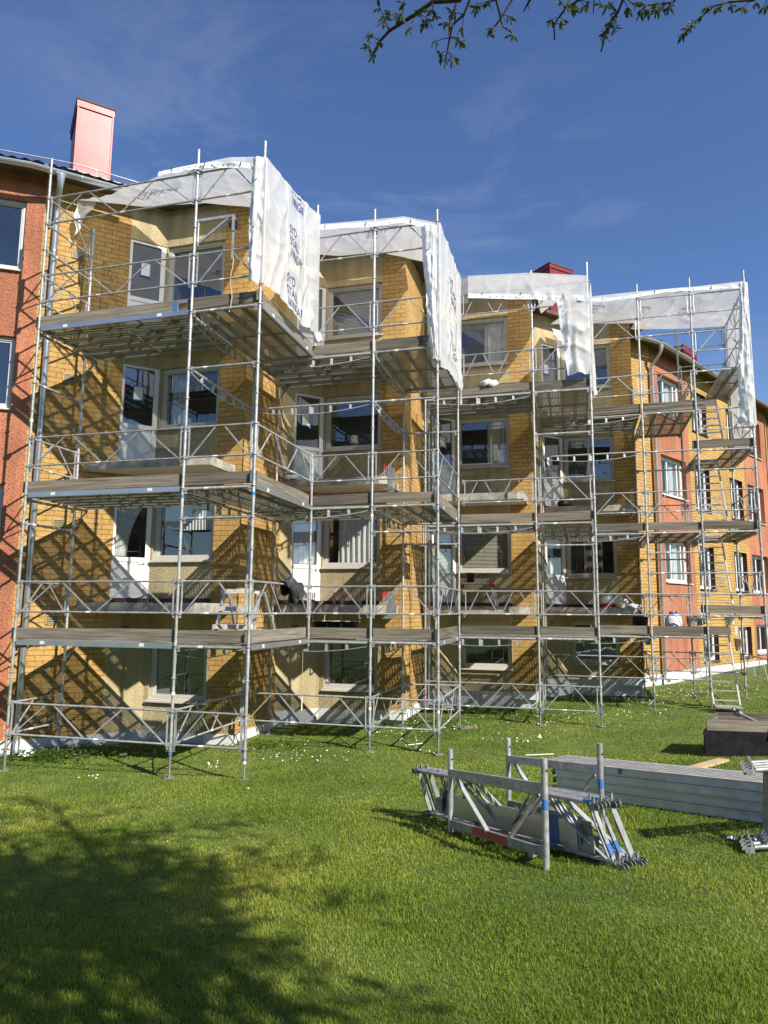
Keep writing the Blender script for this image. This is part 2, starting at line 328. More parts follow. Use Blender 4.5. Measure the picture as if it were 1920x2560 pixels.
def window(P, e, n, t0, t1, z0, z1, fw=.07, dep=.10, mull=(), m=None, sill=True, label=None, room_d=1.3, sill_m=None):
    """frame set back by dep; children pane and sill; mull = vertical bar positions 0..1 or ('h', f) for a cross bar"""
    m = m or M['frame_grey']; b = MB(); ee = (e.x, e.y, 0); nn = (n.x, n.y, 0); up = (0, 0, 1)
    def bx(a, c, d, f, dd=dep, th=.035): b.box(P((a + c) / 2, (d + f) / 2, dd), (ee, nn, up), ((c - a) / 2, th, (f - d) / 2))
    bx(t0, t0 + fw, z0, z1); bx(t1 - fw, t1, z0, z1); bx(t0 + fw, t1 - fw, z1 - fw, z1); bx(t0 + fw, t1 - fw, z0, z0 + fw)
    f2 = fw * .45
    a, c, d, f = t0 + fw, t1 - fw, z0 + fw, z1 - fw
    bx(a, a + f2, d, f, dep + .015, .03); bx(c - f2, c, d, f, dep + .015, .03); bx(a + f2, c - f2, f - f2, f, dep + .015, .03); bx(a + f2, c - f2, d, d + f2, dep + .015, .03)
    for q in mull:
        if isinstance(q, tuple): zq = z0 + (z1 - z0) * q[1]; bx(a + f2, c - f2, zq - .03, zq + .03, dep + .012, .032)
        else: tq = t0 + (t1 - t0) * q; bx(tq - .04, tq + .04, d + f2, f - f2, dep + .012, .032)
    o = b.build('window', m, bld)
    if label: o['label'] = label
    MB().add([P(a, d, dep + .022), P(c, d, dep + .022), P(c, f, dep + .022), P(a, f, dep + .022)], [(0, 1, 2, 3)]).build('pane', M['glass'], o)
    if sill:
        s = MB(); s.add([P(t0 - .03, z0 + .012, dep), P(t1 + .02, z0 + .012, dep), P(t1 + .02, z0 - .02, -.06), P(t0 - .03, z0 - .02, -.06), P(t0 - .03, z0 - .045, dep), P(t1 + .02, z0 - .045, dep), P(t1 + .02, z0 - .05, -.06), P(t0 - .03, z0 - .05, -.06)],
                        [(0, 3, 2, 1), (4, 5, 6, 7), (3, 7, 6, 2), (0, 4, 7, 3), (1, 2, 6, 5)]); s.build('sill', sill_m or M['frame_grey'], o)
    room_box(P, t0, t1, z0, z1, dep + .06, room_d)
    return o
def balcony_door(P, e, n, t0, t1, z0, zs, z1, dep=.05):
    b = MB(); ee = (e.x, e.y, 0); nn = (n.x, n.y, 0); up = (0, 0, 1)
    def bx(b, a, c, d, f, dd=dep, th=.03): b.box(P((a + c) / 2, (d + f) / 2, dd), (ee, nn, up), ((c - a) / 2, th, (f - d) / 2))
    fw = .05
    bx(b, t0, t0 + fw, z0, z1); bx(b, t1 - fw - .05, t1, z0, z1); bx(b, t0 + fw, t1 - fw - .05, z1 - fw, z1); bx(b, t0 + fw, t1 - fw - .05, z0, z0 + fw)
    bx(b, t0 + fw, t1 - fw - .05, zs - .045, zs + .045)
    o = b.build('balcony_door', M['white_paint'], bld)
    a, c = t0 + fw, t1 - fw - .05
    q = MB(); bx(q, a, c, z0 + fw, zs - .045, dep + .008, .02); bx(q, a + .05, c - .05, z0 + fw + .07, zs - .1, dep - .012, .008); q.build('panel', M['panel_white'], o)
    MB().add([P(a, zs + .045, dep + .01), P(c, zs + .045, dep + .01), P(c, z1 - fw, dep + .01), P(a, z1 - fw, dep + .01)], [(0, 1, 2, 3)]).build('pane', M['glass'], o)
    h = MB(); h.tube(P(c - .01, zs - .05, dep - .03), P(c - .01, zs - .05, dep - .08), .012); h.tube(P(c - .01, zs - .05, dep - .075), P(c - .12, zs - .05, dep - .075), .01); h.build('handle', M['zinc'], o)
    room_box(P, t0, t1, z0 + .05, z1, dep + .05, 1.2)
FL = [(.159, .9204, 2.251), (2.909, 3.6704, 5.001), (5.659, 6.4204, 7.751)]       # door foot, window sill, head
GF = [(-1.86, -.45), (-1.83, -.45), (-1.49, -.30), (-1.50, -.30)]
PLT = [-2.40, -2.20, -1.98, -1.84]                   # top of the plinth at each pier
def xy(u, v): p = C1 + u * Av + v * Nv; return Vector((p.x, p.y))
RU = -2.42
frames = {}
for i in range(4):
    u0 = i * PER; C = Vector((u0, 0)); K = C + SB * BD; Mn = K + SB * DD; gs, gh = GF[i]; pb = -2.9
    uM = RU if i == 0 else u0 - AF
    # wall with the balcony doors
    Lw = u0 - uM; dt0, dt1 = Lw - .752, Lw - .0
    ops = [(dt0, Lw - .004, f[0] - .02, f[2]) for f in FL]
    if i == 0:
        P, e, n = wall('brick_wall', M['brick'], xy(uM, 0), xy(u0 - .752, 0), PLT[0] - .02, ZT)
        P, e, n = wall('plaster_wall', M['plaster'], xy(u0 - .752, 0), xy(u0, 0), PLT[0] - .02, ZT, [(.0, .748, f[0] - .02, f[2]) for f in FL], .05)
        off = 0
    else:
        P, e, n = wall('plaster_wall', M['plaster'], xy(uM, 0), xy(u0, 0), PLT[i] - .02, ZT, ops, .05); off = dt0
    for k, f in enumerate(FL): balcony_door(P, e, n, off + .006, off + .745, f[0] - .01, f[1] + .03, f[2] - .006)
    frames['A', i] = (P, off, n, e)
    # window wall and brick pier
    Lp = SB - PW
    ops = [(.03, Lp - .004, f[1] + .03, f[2]) for f in FL] + [(.10, Lp - .03, gs + .05, gh)]
    P, e, n = wall('plaster_wall', M['plaster'], xy(*C), xy(*(C + Lp * BD)), PLT[i] - .02, ZT, ops, .12)
    frames['B', i] = (P, 0, n, e)
    for k, f in enumerate(FL): window(P, e, n, .03, Lp - .004, f[1] + .03, f[2], mull=(.5,) if (i == 3 and k == 1) else ())
    window(P, e, n, .10, Lp - .03, gs + .05, gh)
    wall('brick_wall', M['brick'], xy(*(C + Lp * BD)), xy(*K), PLT[i], ZT, uvoff=.13)
    wall('brick_wall', M['brick'], xy(*K), xy(*Mn), PLT[i], ZT, uvoff=.145)
    # plinth: dull render under the plaster, a white beam under the brick
    ox = .012
    pl = MB()
    pA = [xy(uM, -.02), xy(u0, -.02), xy(*(C + Lp * BD - .02 * Vector((-S2, S2))))]
    for a, c in ((pA[0], pA[1]), (pA[1], pA[2])): pl.bar((a.x, a.y, (PLT[i] - .02 + pb) / 2), (c.x, c.y, (PLT[i] - .02 + pb) / 2), .06, PLT[i] - .02 - pb)
    pl.build('plinth', M['plinth'], bld)
    pl = MB(); o1 = C + (Lp - .02) * BD + .03 * Vector((-S2, S2)); o2 = K + .03 * Vector((-S2, S2)) + .03 * BD; o3 = Mn + .03 * BD
    i1 = C + (Lp - .02) * BD - .12 * Vector((-S2, S2)); i2 = K - .12 * Vector((-S2, S2)) - .12 * BD; i3 = Mn - .12 * BD
    pl.prism([tuple(xy(*q)) for q in (o1, i1, i2, i3, o3, o2)], PLT[i] - .19, PLT[i] + .003)
    pl.build('plinth_beam', M['white_paint'], bld)
    pl = MB(); pl.prism([tuple(xy(*q)) for q in (C + Lp * BD - .05 * Vector((-S2, S2)), K - .05 * Vector((-S2, S2)) - .05 * BD, Mn - .05 * BD, Mn - .3 * BD, C + Lp * BD - .3 * Vector((-S2, S2)))], pb, PLT[i] - .16)
    pl.build('plinth', M['plinth'], bld)
    # balcony slabs, railings taken off
    for k, f in enumerate(FL):
        zt = f[0] - .075; jag = []
        q0 = C + Vector((-1.41, .012)) if i == 0 else C + Vector((-1.20, .20)); q1 = C + 1.80 * BD + 1.0 * Vector((-S2, S2)); q2 = C + 1.84 * BD + .012 * Vector((-S2, S2)); q3 = C + Vector((-.01, .012))
        rr = random.Random(i * 10 + k); edge = []
        for s in range(17):
            t = s / 16; edge.append(q0 + (q1 - q0) * t + Vector((S2, -S2)) * (rr.uniform(0, .02) + (.05 if s in (0, 16) else 0)))
        e2 = [q1 + (q2 - q1) * s / 5 + BD * rr.uniform(-.02, .0) for s in range(1, 5)]
        inn = [q3] if i == 0 else [q3, C + Vector((-AF + .01, .012))]
        poly = [tuple(xy(*q)) for q in edge + e2 + [q2] + inn]
        sl = MB(); sl.prism(poly, zt - .17, zt); o = sl.build('balcony_slab', M['concrete'], bld)
        cx = [((p[0] - poly[0][0]) * .0 + p[0], p[1]) for p in poly]; cen = Vector((sum(p[0] for p in poly) / len(poly), sum(p[1] for p in poly) / len(poly)))
        sp = [tuple(cen + (Vector(p) - cen) * .94) for p in poly]
        u = MB(); u.prism(sp, zt - .176, zt - .1); u.build('soffit_paint', M['slab_under'], o)
        # membrane edge and the dark joint on the wall above the slab
        j = MB()
        for a, c in (((-.01 - (.745 if i == 0 else 1.0), .016), (-.02, .016)), ):
            pa, pc = xy(u0 + a[0], a[1]), xy(u0 + c[0], c[1]); j.bar((pa.x, pa.y, zt + .05), (pc.x, pc.y, zt + .05), .012, .09)
        pa, pc = xy(*(C + .02 * BD + .016 * Vector((-S2, S2)))), xy(*(C + 1.4 * BD + .016 * Vector((-S2, S2)))); j.bar((pa.x, pa.y, zt + .05), (pc.x, pc.y, zt + .05), .012, .09)
        j.build('joint_strip', M['brown_reveal'], o)
    # small vents in the wall
    vz = [(-1.75, z) for z in (-.25, 1.58, 4.5, 7.1)] if i == 0 else []
    for du, z in vz: 
        p = W(u0 + du, .012, z); b = MB(); ee = (Av.x, Av.y, 0); nn = (Nv.x, Nv.y, 0)
        b.box(p, (ee, nn, (0, 0, 1)), (.115, .012, .09)); o = b.build('wall_vent', M['plaster'], bld)
        s = MB()
        for q in range(5): s.box(p + Vector((Nv.x, Nv.y, 0)) * .0125 + Vector((0, 0, -.062 + .031 * q)), (ee, nn, (0, 0, 1)), (.095, .002, .008))
        s.build('slot', M['black_plastic'], o)
    du = -.42 if i == 0 else -.62
    p = W(u0 + du, .01, -.42 if i < 2 else -.33); b = MB(); ee = (Av.x, Av.y, 0); nn = (Nv.x, Nv.y, 0)
    b.box(p, (ee, nn, (0, 0, 1)), (.09, .01, .07)); o = b.build('wall_vent', M['plaster'], bld)
    s = MB(); [s.box(p + Vector((Nv.x, Nv.y, 0)) * .0105 + Vector((0, 0, -.045 + .03 * q)), (ee, nn, (0, 0, 1)), (.075, .002, .009)) for q in range(4)]; s.build('slot', M['brown_reveal'], o)
# left red wing
rd = R(17.0); eL = Vector((math.cos(rd), math.sin(rd))); Rq = xy(RU, 0)
LW = 5.0; q0 = Rq - eL * LW; ops = [(LW - 2.3, LW - .32, z0, z1) for z0, z1 in ((-1.85, -.5), (.95, 2.28), (3.75, 5.18), (6.55, 8.01))]
P, e, n = wall('stucco_wall', M['red_stucco'], q0, Rq, -2.42, ZT, ops, .13)
for o in ops: window(P, e, n, o[0] + .005, o[1] - .005, o[2] + .005, o[3] - .005, dep=.11, mull=(.5,))
b = MB(); b.bar((*(q0 - n * .01), -2.75), (*(Rq - n * .01), -2.75), .06, .66); b.build('plinth', M['plinth'], bld)
# strip of brick after the last pier, then the right wing that turns away
UR = 15.36; R2q = xy(UR, 0); wall('brick_wall', M['brick'], xy(4 * PER - AF, 0), R2q, -1.9, ZT)
b = MB(); p0, p1 = xy(4 * PER - AF, -.0), xy(UR, 0); b.bar((p0.x, p0.y, -2.3), (p1.x, p1.y, -2.3), .06, .78); b.build('plinth', M['white_paint'], bld)
ph = R(44.0); eR = Vector((math.cos(ph), math.sin(ph))); nR = Vector((eR.y, -eR.x))
rz = [(-1.62, -.5), (.93, 2.3), (3.75, 5.08), (6.45, 7.85)]
P, e, n = wall('stucco_wall', M['red_stucco'], R2q, R2q + eR * 2.82, -1.86, ZT, [(.55, 2.47, a, c) for a, c in rz[1:]], .22, None)
for a, c in rz[1:]: window(P, e, n, .555, 2.465, a + .005, c - .005, dep=.20, mull=(.42, .82), m=M['white_paint'])
ops = [(s, t, a, c) for s, t in ((.35, 1.68), (3.60, 4.92)) for a, c in ((-1.68, -.56), (.78, 2.26), (3.55, 5.10), (6.35, 7.85))]
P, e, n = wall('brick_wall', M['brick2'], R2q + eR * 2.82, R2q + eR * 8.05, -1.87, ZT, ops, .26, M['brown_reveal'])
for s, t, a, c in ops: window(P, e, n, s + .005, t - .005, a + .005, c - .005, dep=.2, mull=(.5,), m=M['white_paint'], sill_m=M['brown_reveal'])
ops = [(.25, 2.1, a, c) for a, c in ((-1.6, -.5), (.75, 2.25), (3.6, 5.08), (6.35, 7.85))]
P, e, n = wall('stucco_wall', M['red_stucco'], R2q + eR * 8.05, R2q + eR * 10.9, -1.87, ZT, ops, .22)
for s, t, a, c in ops: window(P, e, n, s + .005, t - .005, a + .005, c - .005, dep=.2, mull=(.5,), m=M['white_paint'])
R3q = R2q + eR * 10.9; e3 = Vector((math.cos(R(58)), math.sin(R(58))))
ops = [(1.0, 2.6, a, c) for a, c in ((.75, 2.25), (3.6, 5.08), (6.35, 7.85))]
P, e, n = wall('brick_wall', M['brick2'], R3q, R3q + e3 * 8, -1.87, ZT, ops, .2)
for s, t, a, c in ops: window(P, e, n, s + .005, t - .005, a + .005, c - .005, dep=.18, mull=(.5,), m=M['white_paint'])
b = MB()
for a, c in ((R2q, R3q), (R3q, R3q + e3 * 8)): b.bar((a.x, a.y, -2.25), (c.x, c.y, -2.25), .06, .76)
b.build('plinth', M['white_paint'], bld)
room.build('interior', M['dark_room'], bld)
# vent hoods and mortar patches on the far brick wall
def planeR(s, d, z): q = R2q + eR * s + nR * d; return Vector((q.x, q.y, z))
for s, z, w in ((1.9, -.08, .42), (5.15, -.08, .42), (5.95, -.95, .40)):
    b = MB(); p = [planeR(s, 0, z), planeR(s + w, 0, z), planeR(s + w, .26, z - .06), planeR(s, .26, z - .06), planeR(s + .12, 0, z - .42), planeR(s + w - .12, 0, z - .42), planeR(s + w - .12, .06, z - .42), planeR(s + .12, .06, z - .42)]
    b.add(p, [(0, 3, 2, 1), (3, 7, 6, 2), (0, 4, 7, 3), (1, 2, 6, 5), (4, 5, 6, 7)]); b.build('vent_hood', M['hood'], bld)
for s, z, h in ((3.1, -.05, .5), (5.9, -.1, .45), (6.15, -.62, .34)):
    b = MB(); b.box(planeR(s, .004, z - h / 2 + .1), ((eR.x, eR.y, 0), (nR.x, nR.y, 0), (0, 0, 1)), (.1, .006, h / 2)); b.build('mortar_patch', M['stone_patch'], bld)
# roof: eaves that follow the walls, a tiled slope, gutters and chimneys
def footprint(off):
    """front line of the building (world xy), pushed outwards by off"""
    pts = [q0L, Rq]
    for i in range(4):
        u0 = i * PER; pts += [xy(u0, 0), xy(*(Vector((u0, 0)) + SB * BD)), xy(u0 + PER - AF, 0)]
    pts += [R2q, R3q, R3q + e3 * 8]; o = []
    for i, p in enumerate(pts):
        d0 = (p - pts[i - 1]).normalized() if i else (pts[1] - p).normalized(); d1 = (pts[i + 1] - p).normalized() if i < len(pts) - 1 else d0
        n0 = Vector((d0.y, -d0.x)); n1 = Vector((d1.y, -d1.x)); bis = (n0 + n1).normalized(); o.append(p + bis * off / max(.5, bis.dot(n0)))
    return o
q0L = Rq - eL * LW
def back(pts, off): 
    return [p + Vector((-Nv.x, -Nv.y)) * off for p in pts]
fo = footprint(.40); fi = footprint(-.2)
b = MB(); n_ = len(fo)
for i in range(n_ - 1):
    a, c, d, f = fo[i], fo[i + 1], fi[i + 1], fi[i]
    b.add([(a.x, a.y, 8.50), (c.x, c.y, 8.50), (d.x, d.y, 8.62), (f.x, f.y, 8.62), (a.x, a.y, 8.60), (c.x, c.y, 8.60), (d.x, d.y, 8.74), (f.x, f.y, 8.74)], [(0, 3, 2, 1), (4, 5, 6, 7), (0, 1, 5, 4)])
b.build('eaves', M['soffit'], bld)
# tiled slope over the straight parts, behind the eaves
def slope(qa, qb, n2, base=.45, run=5.0, pitch=24, z0=8.62):
    b = MB(); e_ = (qb - qa); ln = e_.length; e_ /= ln; nx = int(ln / .055); tp = math.tan(R(pitch)); rows = 16
    def fn(s, t):
        p = qa + e_ * ln * s + n2 * (base - run * t); k = math.sin(s * ln / .22 * 2 * math.pi) * .022 + .018 * (1 - (t * rows) % 1)
        return Vector((p.x, p.y, z0 + run * t * tp + k))
    b.grid(fn, nx, rows * 2); return b
roof = slope(q0L + Vector((0, 0)), Rq, Vector((eL.y, -eL.x))).build('roof', M['tile'], bld)
slope(Rq, xy(1.2, 0), Nv).build('tile_slope', M['tile'], roof); slope(xy(1.2, -.55), xy(UR + .1, -.55), Nv, .45, 4.4, 24, 8.76).build('tile_slope', M['tile'], roof)
slope(R2q, R3q, nR).build('tile_slope', M['tile'], roof); slope(R3q, R3q + e3 * 8, Vector((e3.y, -e3.x))).build('tile_slope', M['tile'], roof)
for i in range(4):
    u0 = i * PER; C = Vector((u0, 0)); K = C + SB * BD; b = MB(); b.prism([tuple(xy(*q)) for q in (C + Vector((-.02, -.1)), C + Vector((0, .02)), K - Vector((0, .05)), K + SB * DD + Vector((0, .02)), K + SB * DD + Vector((.02, -.1)))], 8.60, 8.70); b.build('roof_deck', M['soffit'], roof)
def half_gutter(pts, r=.075, name='gutter'):
    b = MB(); k = 8; vs = []
    for i, p in enumerate(pts):
        d = (pts[min(i + 1, len(pts) - 1)] - pts[max(i - 1, 0)]); d.z = 0; d.normalize(); s = Vector((d.y, -d.x, 0))
        for j in range(k + 1): a = math.pi * j / k; vs.append(p + s * math.cos(a) * r + Vector((0, 0, -math.sin(a) * r * 1.1)))
        vs += [p - s * (r - .006), p + s * (r - .006)]
    w = k + 3
    b.add(vs, [(i * w + j, i * w + j + 1, (i + 1) * w + j + 1, (i + 1) * w + j) for i in range(len(pts) - 1) for j in range(k)], smooth=True)
    for i in range(len(pts) - 1):
        n_seg = int((pts[i + 1] - pts[i]).length / .9)
        for q in range(1, n_seg):
            p = pts[i].lerp(pts[i + 1], q / n_seg); d = (pts[i + 1] - pts[i]).normalized(); s = Vector((d.y, -d.x, 0))
            for j in range(k): 
                a, c = math.pi * j / k, math.pi * (j + 1) / k; rr = r + .004
                pa = p + s * math.cos(a) * rr + Vector((0, 0, -math.sin(a) * rr * 1.1)); pc = p + s * math.cos(c) * rr + Vector((0, 0, -math.sin(c) * rr * 1.1))
                b.add([pa - d * .02, pa + d * .02, pc + d * .02, pc - d * .02], [(0, 1, 2, 3)])
        b.tube(pts[i] + Vector((0, 0, .003)), pts[i] + Vector((0, 0, .003)) + (pts[i + 1] - pts[i]), .008, 6) if False else None
    return b.build(name, M['zinc'], bld)
def gp(q, nn, d, z): p = q + nn * d; return Vector((p.x, p.y, z))
nL = Vector((eL.y, -eL.x))
half_gutter([gp(q0L, nL, .52, 8.50), gp(Rq, (nL + Nv).normalized(), .53, 8.50) + Vector((-.25, -.08, 0)), W(-.9, .52, 8.50)])
half_gutter([gp(fo[12], Vector((0, 0)), 0, 8.5) if False else W(4 * PER - AF - .1, .5, 8.52), gp(R2q, (Nv + nR).normalized(), .51, 8.52), gp(R3q, nR, .5, 8.52), gp(R3q + e3 * 8, Vector((e3.y, -e3.x)), .5, 8.52)])
K4 = Vector((3 * PER, 0)) + SB * BD
half_gutter([W(*(K4 + .45 * BD + .45 * Vector((-S2, S2))), 8.6), W(*(K4 + .45 * BD + 1.3 * DD), 8.6)])
def downpipe(u, v, z0, z1, zg, vg, r=.05, shoe=True, f=None, m=None):
    f = f or W; b = MB(); pts = [f(u, vg, zg), f(u, vg, zg - .16), f(u, vg - .06, zg - .28), f(u, v + .06, z1 + .08), f(u, v, z1 - .08), f(u, v, z0)]
    b.path(pts, [r * 1.7, r * 1.15, r, r, r, r], 12)
    z = z1 - .9
    while z > z0 + .3: b.tube(f(u, v, z), f(u, v, z + .03), r + .006, 12); z -= 1.9
    if shoe: b.path([f(u, v, z0 + .05), f(u, v + .02, z0 - .1), f(u, v + .12, z0 - .2)], [r + .004, r + .004, r + .004], 12)
    return b.build('downpipe', m or M['zinc'], bld)
downpipe(-2.2, .10, -2.45, 7.9, 8.42, .52, .055)
for i in (2,):
    pm = Vector((i * PER - AF, 0)); downpipe(i * PER - AF + .12, .09, -2.2, 7.9, 8.42, .35, .05)
downpipe(UR - .02, .12, -1.9, 7.85, 8.44, .5, .055)
downpipe(10.8, .12, -1.9, 7.85, 8.44, .5, .055, f=lambda s, d, z: planeR(s, d, z))
# snow rails
b = MB()
for z, d in ((9.0, -.15), (9.14, -.15)):
    b.tube(W(-1.95, d, z), W(1.0, d, z), .014, 6); b.tube(gp(Rq - eL * 4, nL, d, z), W(-1.95, d, z), .014, 6)
for u in (-1.5, -.6, .3): b.tube(W(u, -.15, 8.8), W(u, -.15, 9.15), .012, 6)
for s in (3.5, 2.3, 1.1): p = gp(Rq - eL * s, nL, -.15, 8.8); b.tube(p, p + Vector((0, 0, .35)), .012, 6)
b.build('snow_rail', M['steel'], bld); b = MB()
for z in (9.0, 9.13):
    b.tube(planeR(.3, -.2, z), planeR(2.0, -.2, z), .014, 6)
for s in (.6, 1.6): b.tube(planeR(s, -.2, 8.8), planeR(s, -.2, 9.15), .012, 6)
b.build('snow_rail', M['steel'], bld)
def chimney(f, ua, ub, va, vb, z0, z1, lip):
    b = MB(); c = lambda u, v, z: f(u, v, z)
    def blk(ua, ub, va, vb, z0, z1): b.add([c(ua, va, z0), c(ub, va, z0), c(ub, vb, z0), c(ua, vb, z0), c(ua, va, z1), c(ub, va, z1), c(ub, vb, z1), c(ua, vb, z1)], [(0, 1, 5, 4), (1, 2, 6, 5), (2, 3, 7, 6), (3, 0, 4, 7), (4, 5, 6, 7)])
    blk(ua, ub, va, vb, z0, z1); blk(ua - .03, ub + .03, va + .03, vb - .03, z1 - lip, z1 + .02)
    for u in (ua, ub): b.bar(c(u, va + .012, z0), c(u, va + .012, z1 - lip), .03, .03, (Av.x, Av.y, 0))
    o = b.build('chimney', M['red_sheet'], roof)
    k_ = MB(); a_ = [c(ua - .035, va + .035, z1 + .018), c(ub + .035, va + .035, z1 + .018), c(ub + .035, vb - .035, z1 + .018), c(ua - .035, vb - .035, z1 + .018)]
    for q in range(4): k_.bar(a_[q], a_[(q + 1) % 4], .03, .035)
    k_.build('cap_rim', M['soffit'], o)
    t = MB(); ua, ub, va, vb = ua + .08, ub - .08, va - .08, vb + .08; z0, z1 = z1 + .021, z1 + .05
    t.add([c(ua, va, z0), c(ub, va, z0), c(ub, vb, z0), c(ua, vb, z0), c(ua, va, z1), c(ub, va, z1), c(ub, vb, z1), c(ua, vb, z1)], [(0, 1, 5, 4), (1, 2, 6, 5), (2, 3, 7, 6), (3, 0, 4, 7), (4, 5, 6, 7)]); t.build('flue_opening', M['soffit'], o)
chimney(W, -1.79, -1.00, -2.2, -3.6, 9.2, 12.05, .17)
chimney(W, 14.0, 15.1, -3.0, -3.9, 9.8, 12.4, .15)
chimney(planeR, 7.7, 9.0, -2.0, -3.0, 8.8, 11.25, .25)
# ------------------------------------------------------------------ scaffold
scf = thing('scaffold', 'galvanised tube scaffold with timber toe boards standing along the whole facade', 'scaffold')
Z1, Z2, Z3 = -.59, 1.91, 4.91
V2 = lambda a, b: Vector((a, b))
g2 = V2(-.26, 3.49); gL = g2 - 3.05 * BD; gLI = gL + 1.25 * DD; g3 = g2 + 1.25 * BD; g3b = g2 + 2.5 * DD; g5 = g3 + 2.5 * DD
g4 = g3b + 1.25 * DD; g6 = V2(3.26, 3.43); g3b = g6 - 2.5 * BD; g4 = g3b + 1.25 * DD; g7 = g6 + 1.25 * BD; g7b = g6 + 2.5 * DD; g8 = g7 + 2.5 * DD + V2(.06, -.12)
g9 = V2(7.59, 3.10); g7c = g9 - 2.5 * BD; g7d = g7c + 1.25 * DD; g10 = g9 + 1.25 * BD; gX = g9 + 2.5 * DD; gXI = gX + 1.25 * DD; g10e = g10 + 2.5 * DD
g11 = V2(11.1, 3.17); g12 = g11 + 1.25 * BD; g14 = g12 + 1.25 * BD; g11b = g11 + 2.5 * DD; g12b = g12 + 2.5 * DD; g13 = g14 + 2.5 * DD
g5b = g6 - 1.25 * BD
TR = .0242
def ground_at(q): p = W(q[0], q[1], 0); return gz(p.x, p.y)
def standard(q, ztop, zbot=None, joint=(), marks=()):
    q = Vector(q); g = ground_at(q); b = MB(); zb = g + random.uniform(.30, .5) if zbot is None else zbot
    b.tube(W2(q, zb), W2(q, ztop), TR, 10)
    z = Z1 - 4.0
    while z < ztop - .1:
        if z > zb + .08: b.tube(W2(q, z - .007), W2(q, z + .007), .040, 10)
        z += .5
    for zj in (Z1 - .28, Z1 + 2.2, Z1 + 5.2):
        if zb + .2 < zj < ztop - .3: b.tube(W2(q, zj), W2(q, zj + .16), TR + .004, 10)
    o = b.build('standard', M['steel'], scf)
    if zbot is None:
        j = MB(); j.tube(W2(q, g - .02), W2(q, zb + .05), .017, 8); j.tube(W2(q, zb - .035), W2(q, zb - .003), .036, 8); j.bar(W2(q - BD * .075, zb - .02), W2(q + BD * .075, zb - .02), .022, .022)
        c = W2(q, g + .012); j.box(c, ((1, .3, 0), (-.3, 1, 0), (0, 0, 1)), (.075, .075, .006)); j.build('base_jack', M['steel_dull'], o)
    for k, (zm, cm) in enumerate(marks):
        t = MB(); t.tube(W2(q, zm), W2(q, zm + .05), TR + .0055, 10, cap=False); t.build('tape_band', M[cm], o)
    return o
for q, zt, zb, mk in [(gL, 8.2, None, ((-2.0, 'red_mark'), (3.2, 'white_tape'))), (gLI, 7.5, None, ()), (g2, 7.85, None, ((-2.25, 'blue_mark'), (-1.35, 'white_tape'), (1.75, 'blue_mark'))), (g3, 7.78, None, ((-2.3, 'white_tape'), (1.75, 'blue_mark'))),
                      (g5, 2.95, Z1 - .1, ((.3, 'white_tape'),)), (g5, 8.1, 5.12, ()), (g3b, Z3, None, ((-1.4, 'white_tape'),)), (g4, Z3, None, ()), (g6, 7.85, None, ((-2.15, 'blue_mark'), (-1.8, 'white_tape'), (1.7, 'white_tape'))), (g7, 7.66, None, ((-1.8, 'white_tape'), (1.75, 'blue_mark'))), (g7b, Z3, None, ((-1.85, 'red_mark'),)), (g8, 7.62, None, ((1.72, 'blue_mark'), (-.8, 'white_tape'))),
                      (g7c, Z3, None, ((-1.9, 'red_mark'),)), (g7d, Z3, None, ()), (g9, 7.83, None, ((-2.2, 'blue_mark'), (1.72, 'red_mark'))), (g10, 7.87, None, ((-2.15, 'blue_mark'),)), (gX, Z3, None, ()), (gXI, Z3, None, ()), (g10e, 2.95, Z1 - .15, ()), (g11, 8.33, None, ((-1.75, 'red_mark'),)), (g12, 8.35, None, ((6.2, 'red_mark'), (-1.8, 'red_mark'))),
                      (g11b, 6.4, None, ()), (g12b, 8.3, None, ()), (g14, 8.39, None, ()), (g13, 8.3, None, ())]:
    standard(q, zt, zb, (), mk)
def coupler(b, p, d): b.box(p, (d, (-d.y, d.x, 0), (0, 0, 1)), (.035, .022, .03)); b.box(p - Vector((0, 0, .045)), (d, (-d.y, d.x, 0), (0, 0, 1)), (.02, .012, .03))
def guardrail(qa, qb, z):
    """half-metre lattice frame between two standards, lower chord at z"""
    qa, qb = Vector(qa), Vector(qb); d = (qb - qa); ln = d.length; d /= ln; a = qa + d * .075; c = qb - d * .075; b = MB()
    for zz in (z, z + .5): b.tube(W2(a - d * .03, zz), W2(c + d * .03, zz), .0165, 8); 
    for q in (a, c): b.bar(W2(q, z), W2(q, z + .5), .02, .03, (0, 1, 0))
    n = 1 if ln < 1.5 else 2; seg = (c - a).length / n
    for k in range(n):
        m = a + d * seg * (k + .5)
        b.bar(W2(a + d * (seg * k + .05), z + .01), W2(m - d * .08, z + .49), .012, .022); b.bar(W2(m + d * .08, z + .49), W2(a + d * (seg * (k + 1) - .05), z + .01), .012, .022)
    D3 = W2(d, 0) - W2((0, 0), 0)
    for q, s in ((a, -1), (c, 1)):
        for zz in (z, z + .5): coupler(b, W2(q + d * s * .025, zz), D3)
    o = b.build('guardrail', M['steel'], scf)
    t = MB(); k = random.uniform(.35, .6)
    for zz in (z,): t.tube(W2(a + (c - a) * k, zz), W2(a + (c - a) * k + d * .09, zz), .0175, 8, cap=False)
    t.build('sticker', M['white_tape'], o); return o
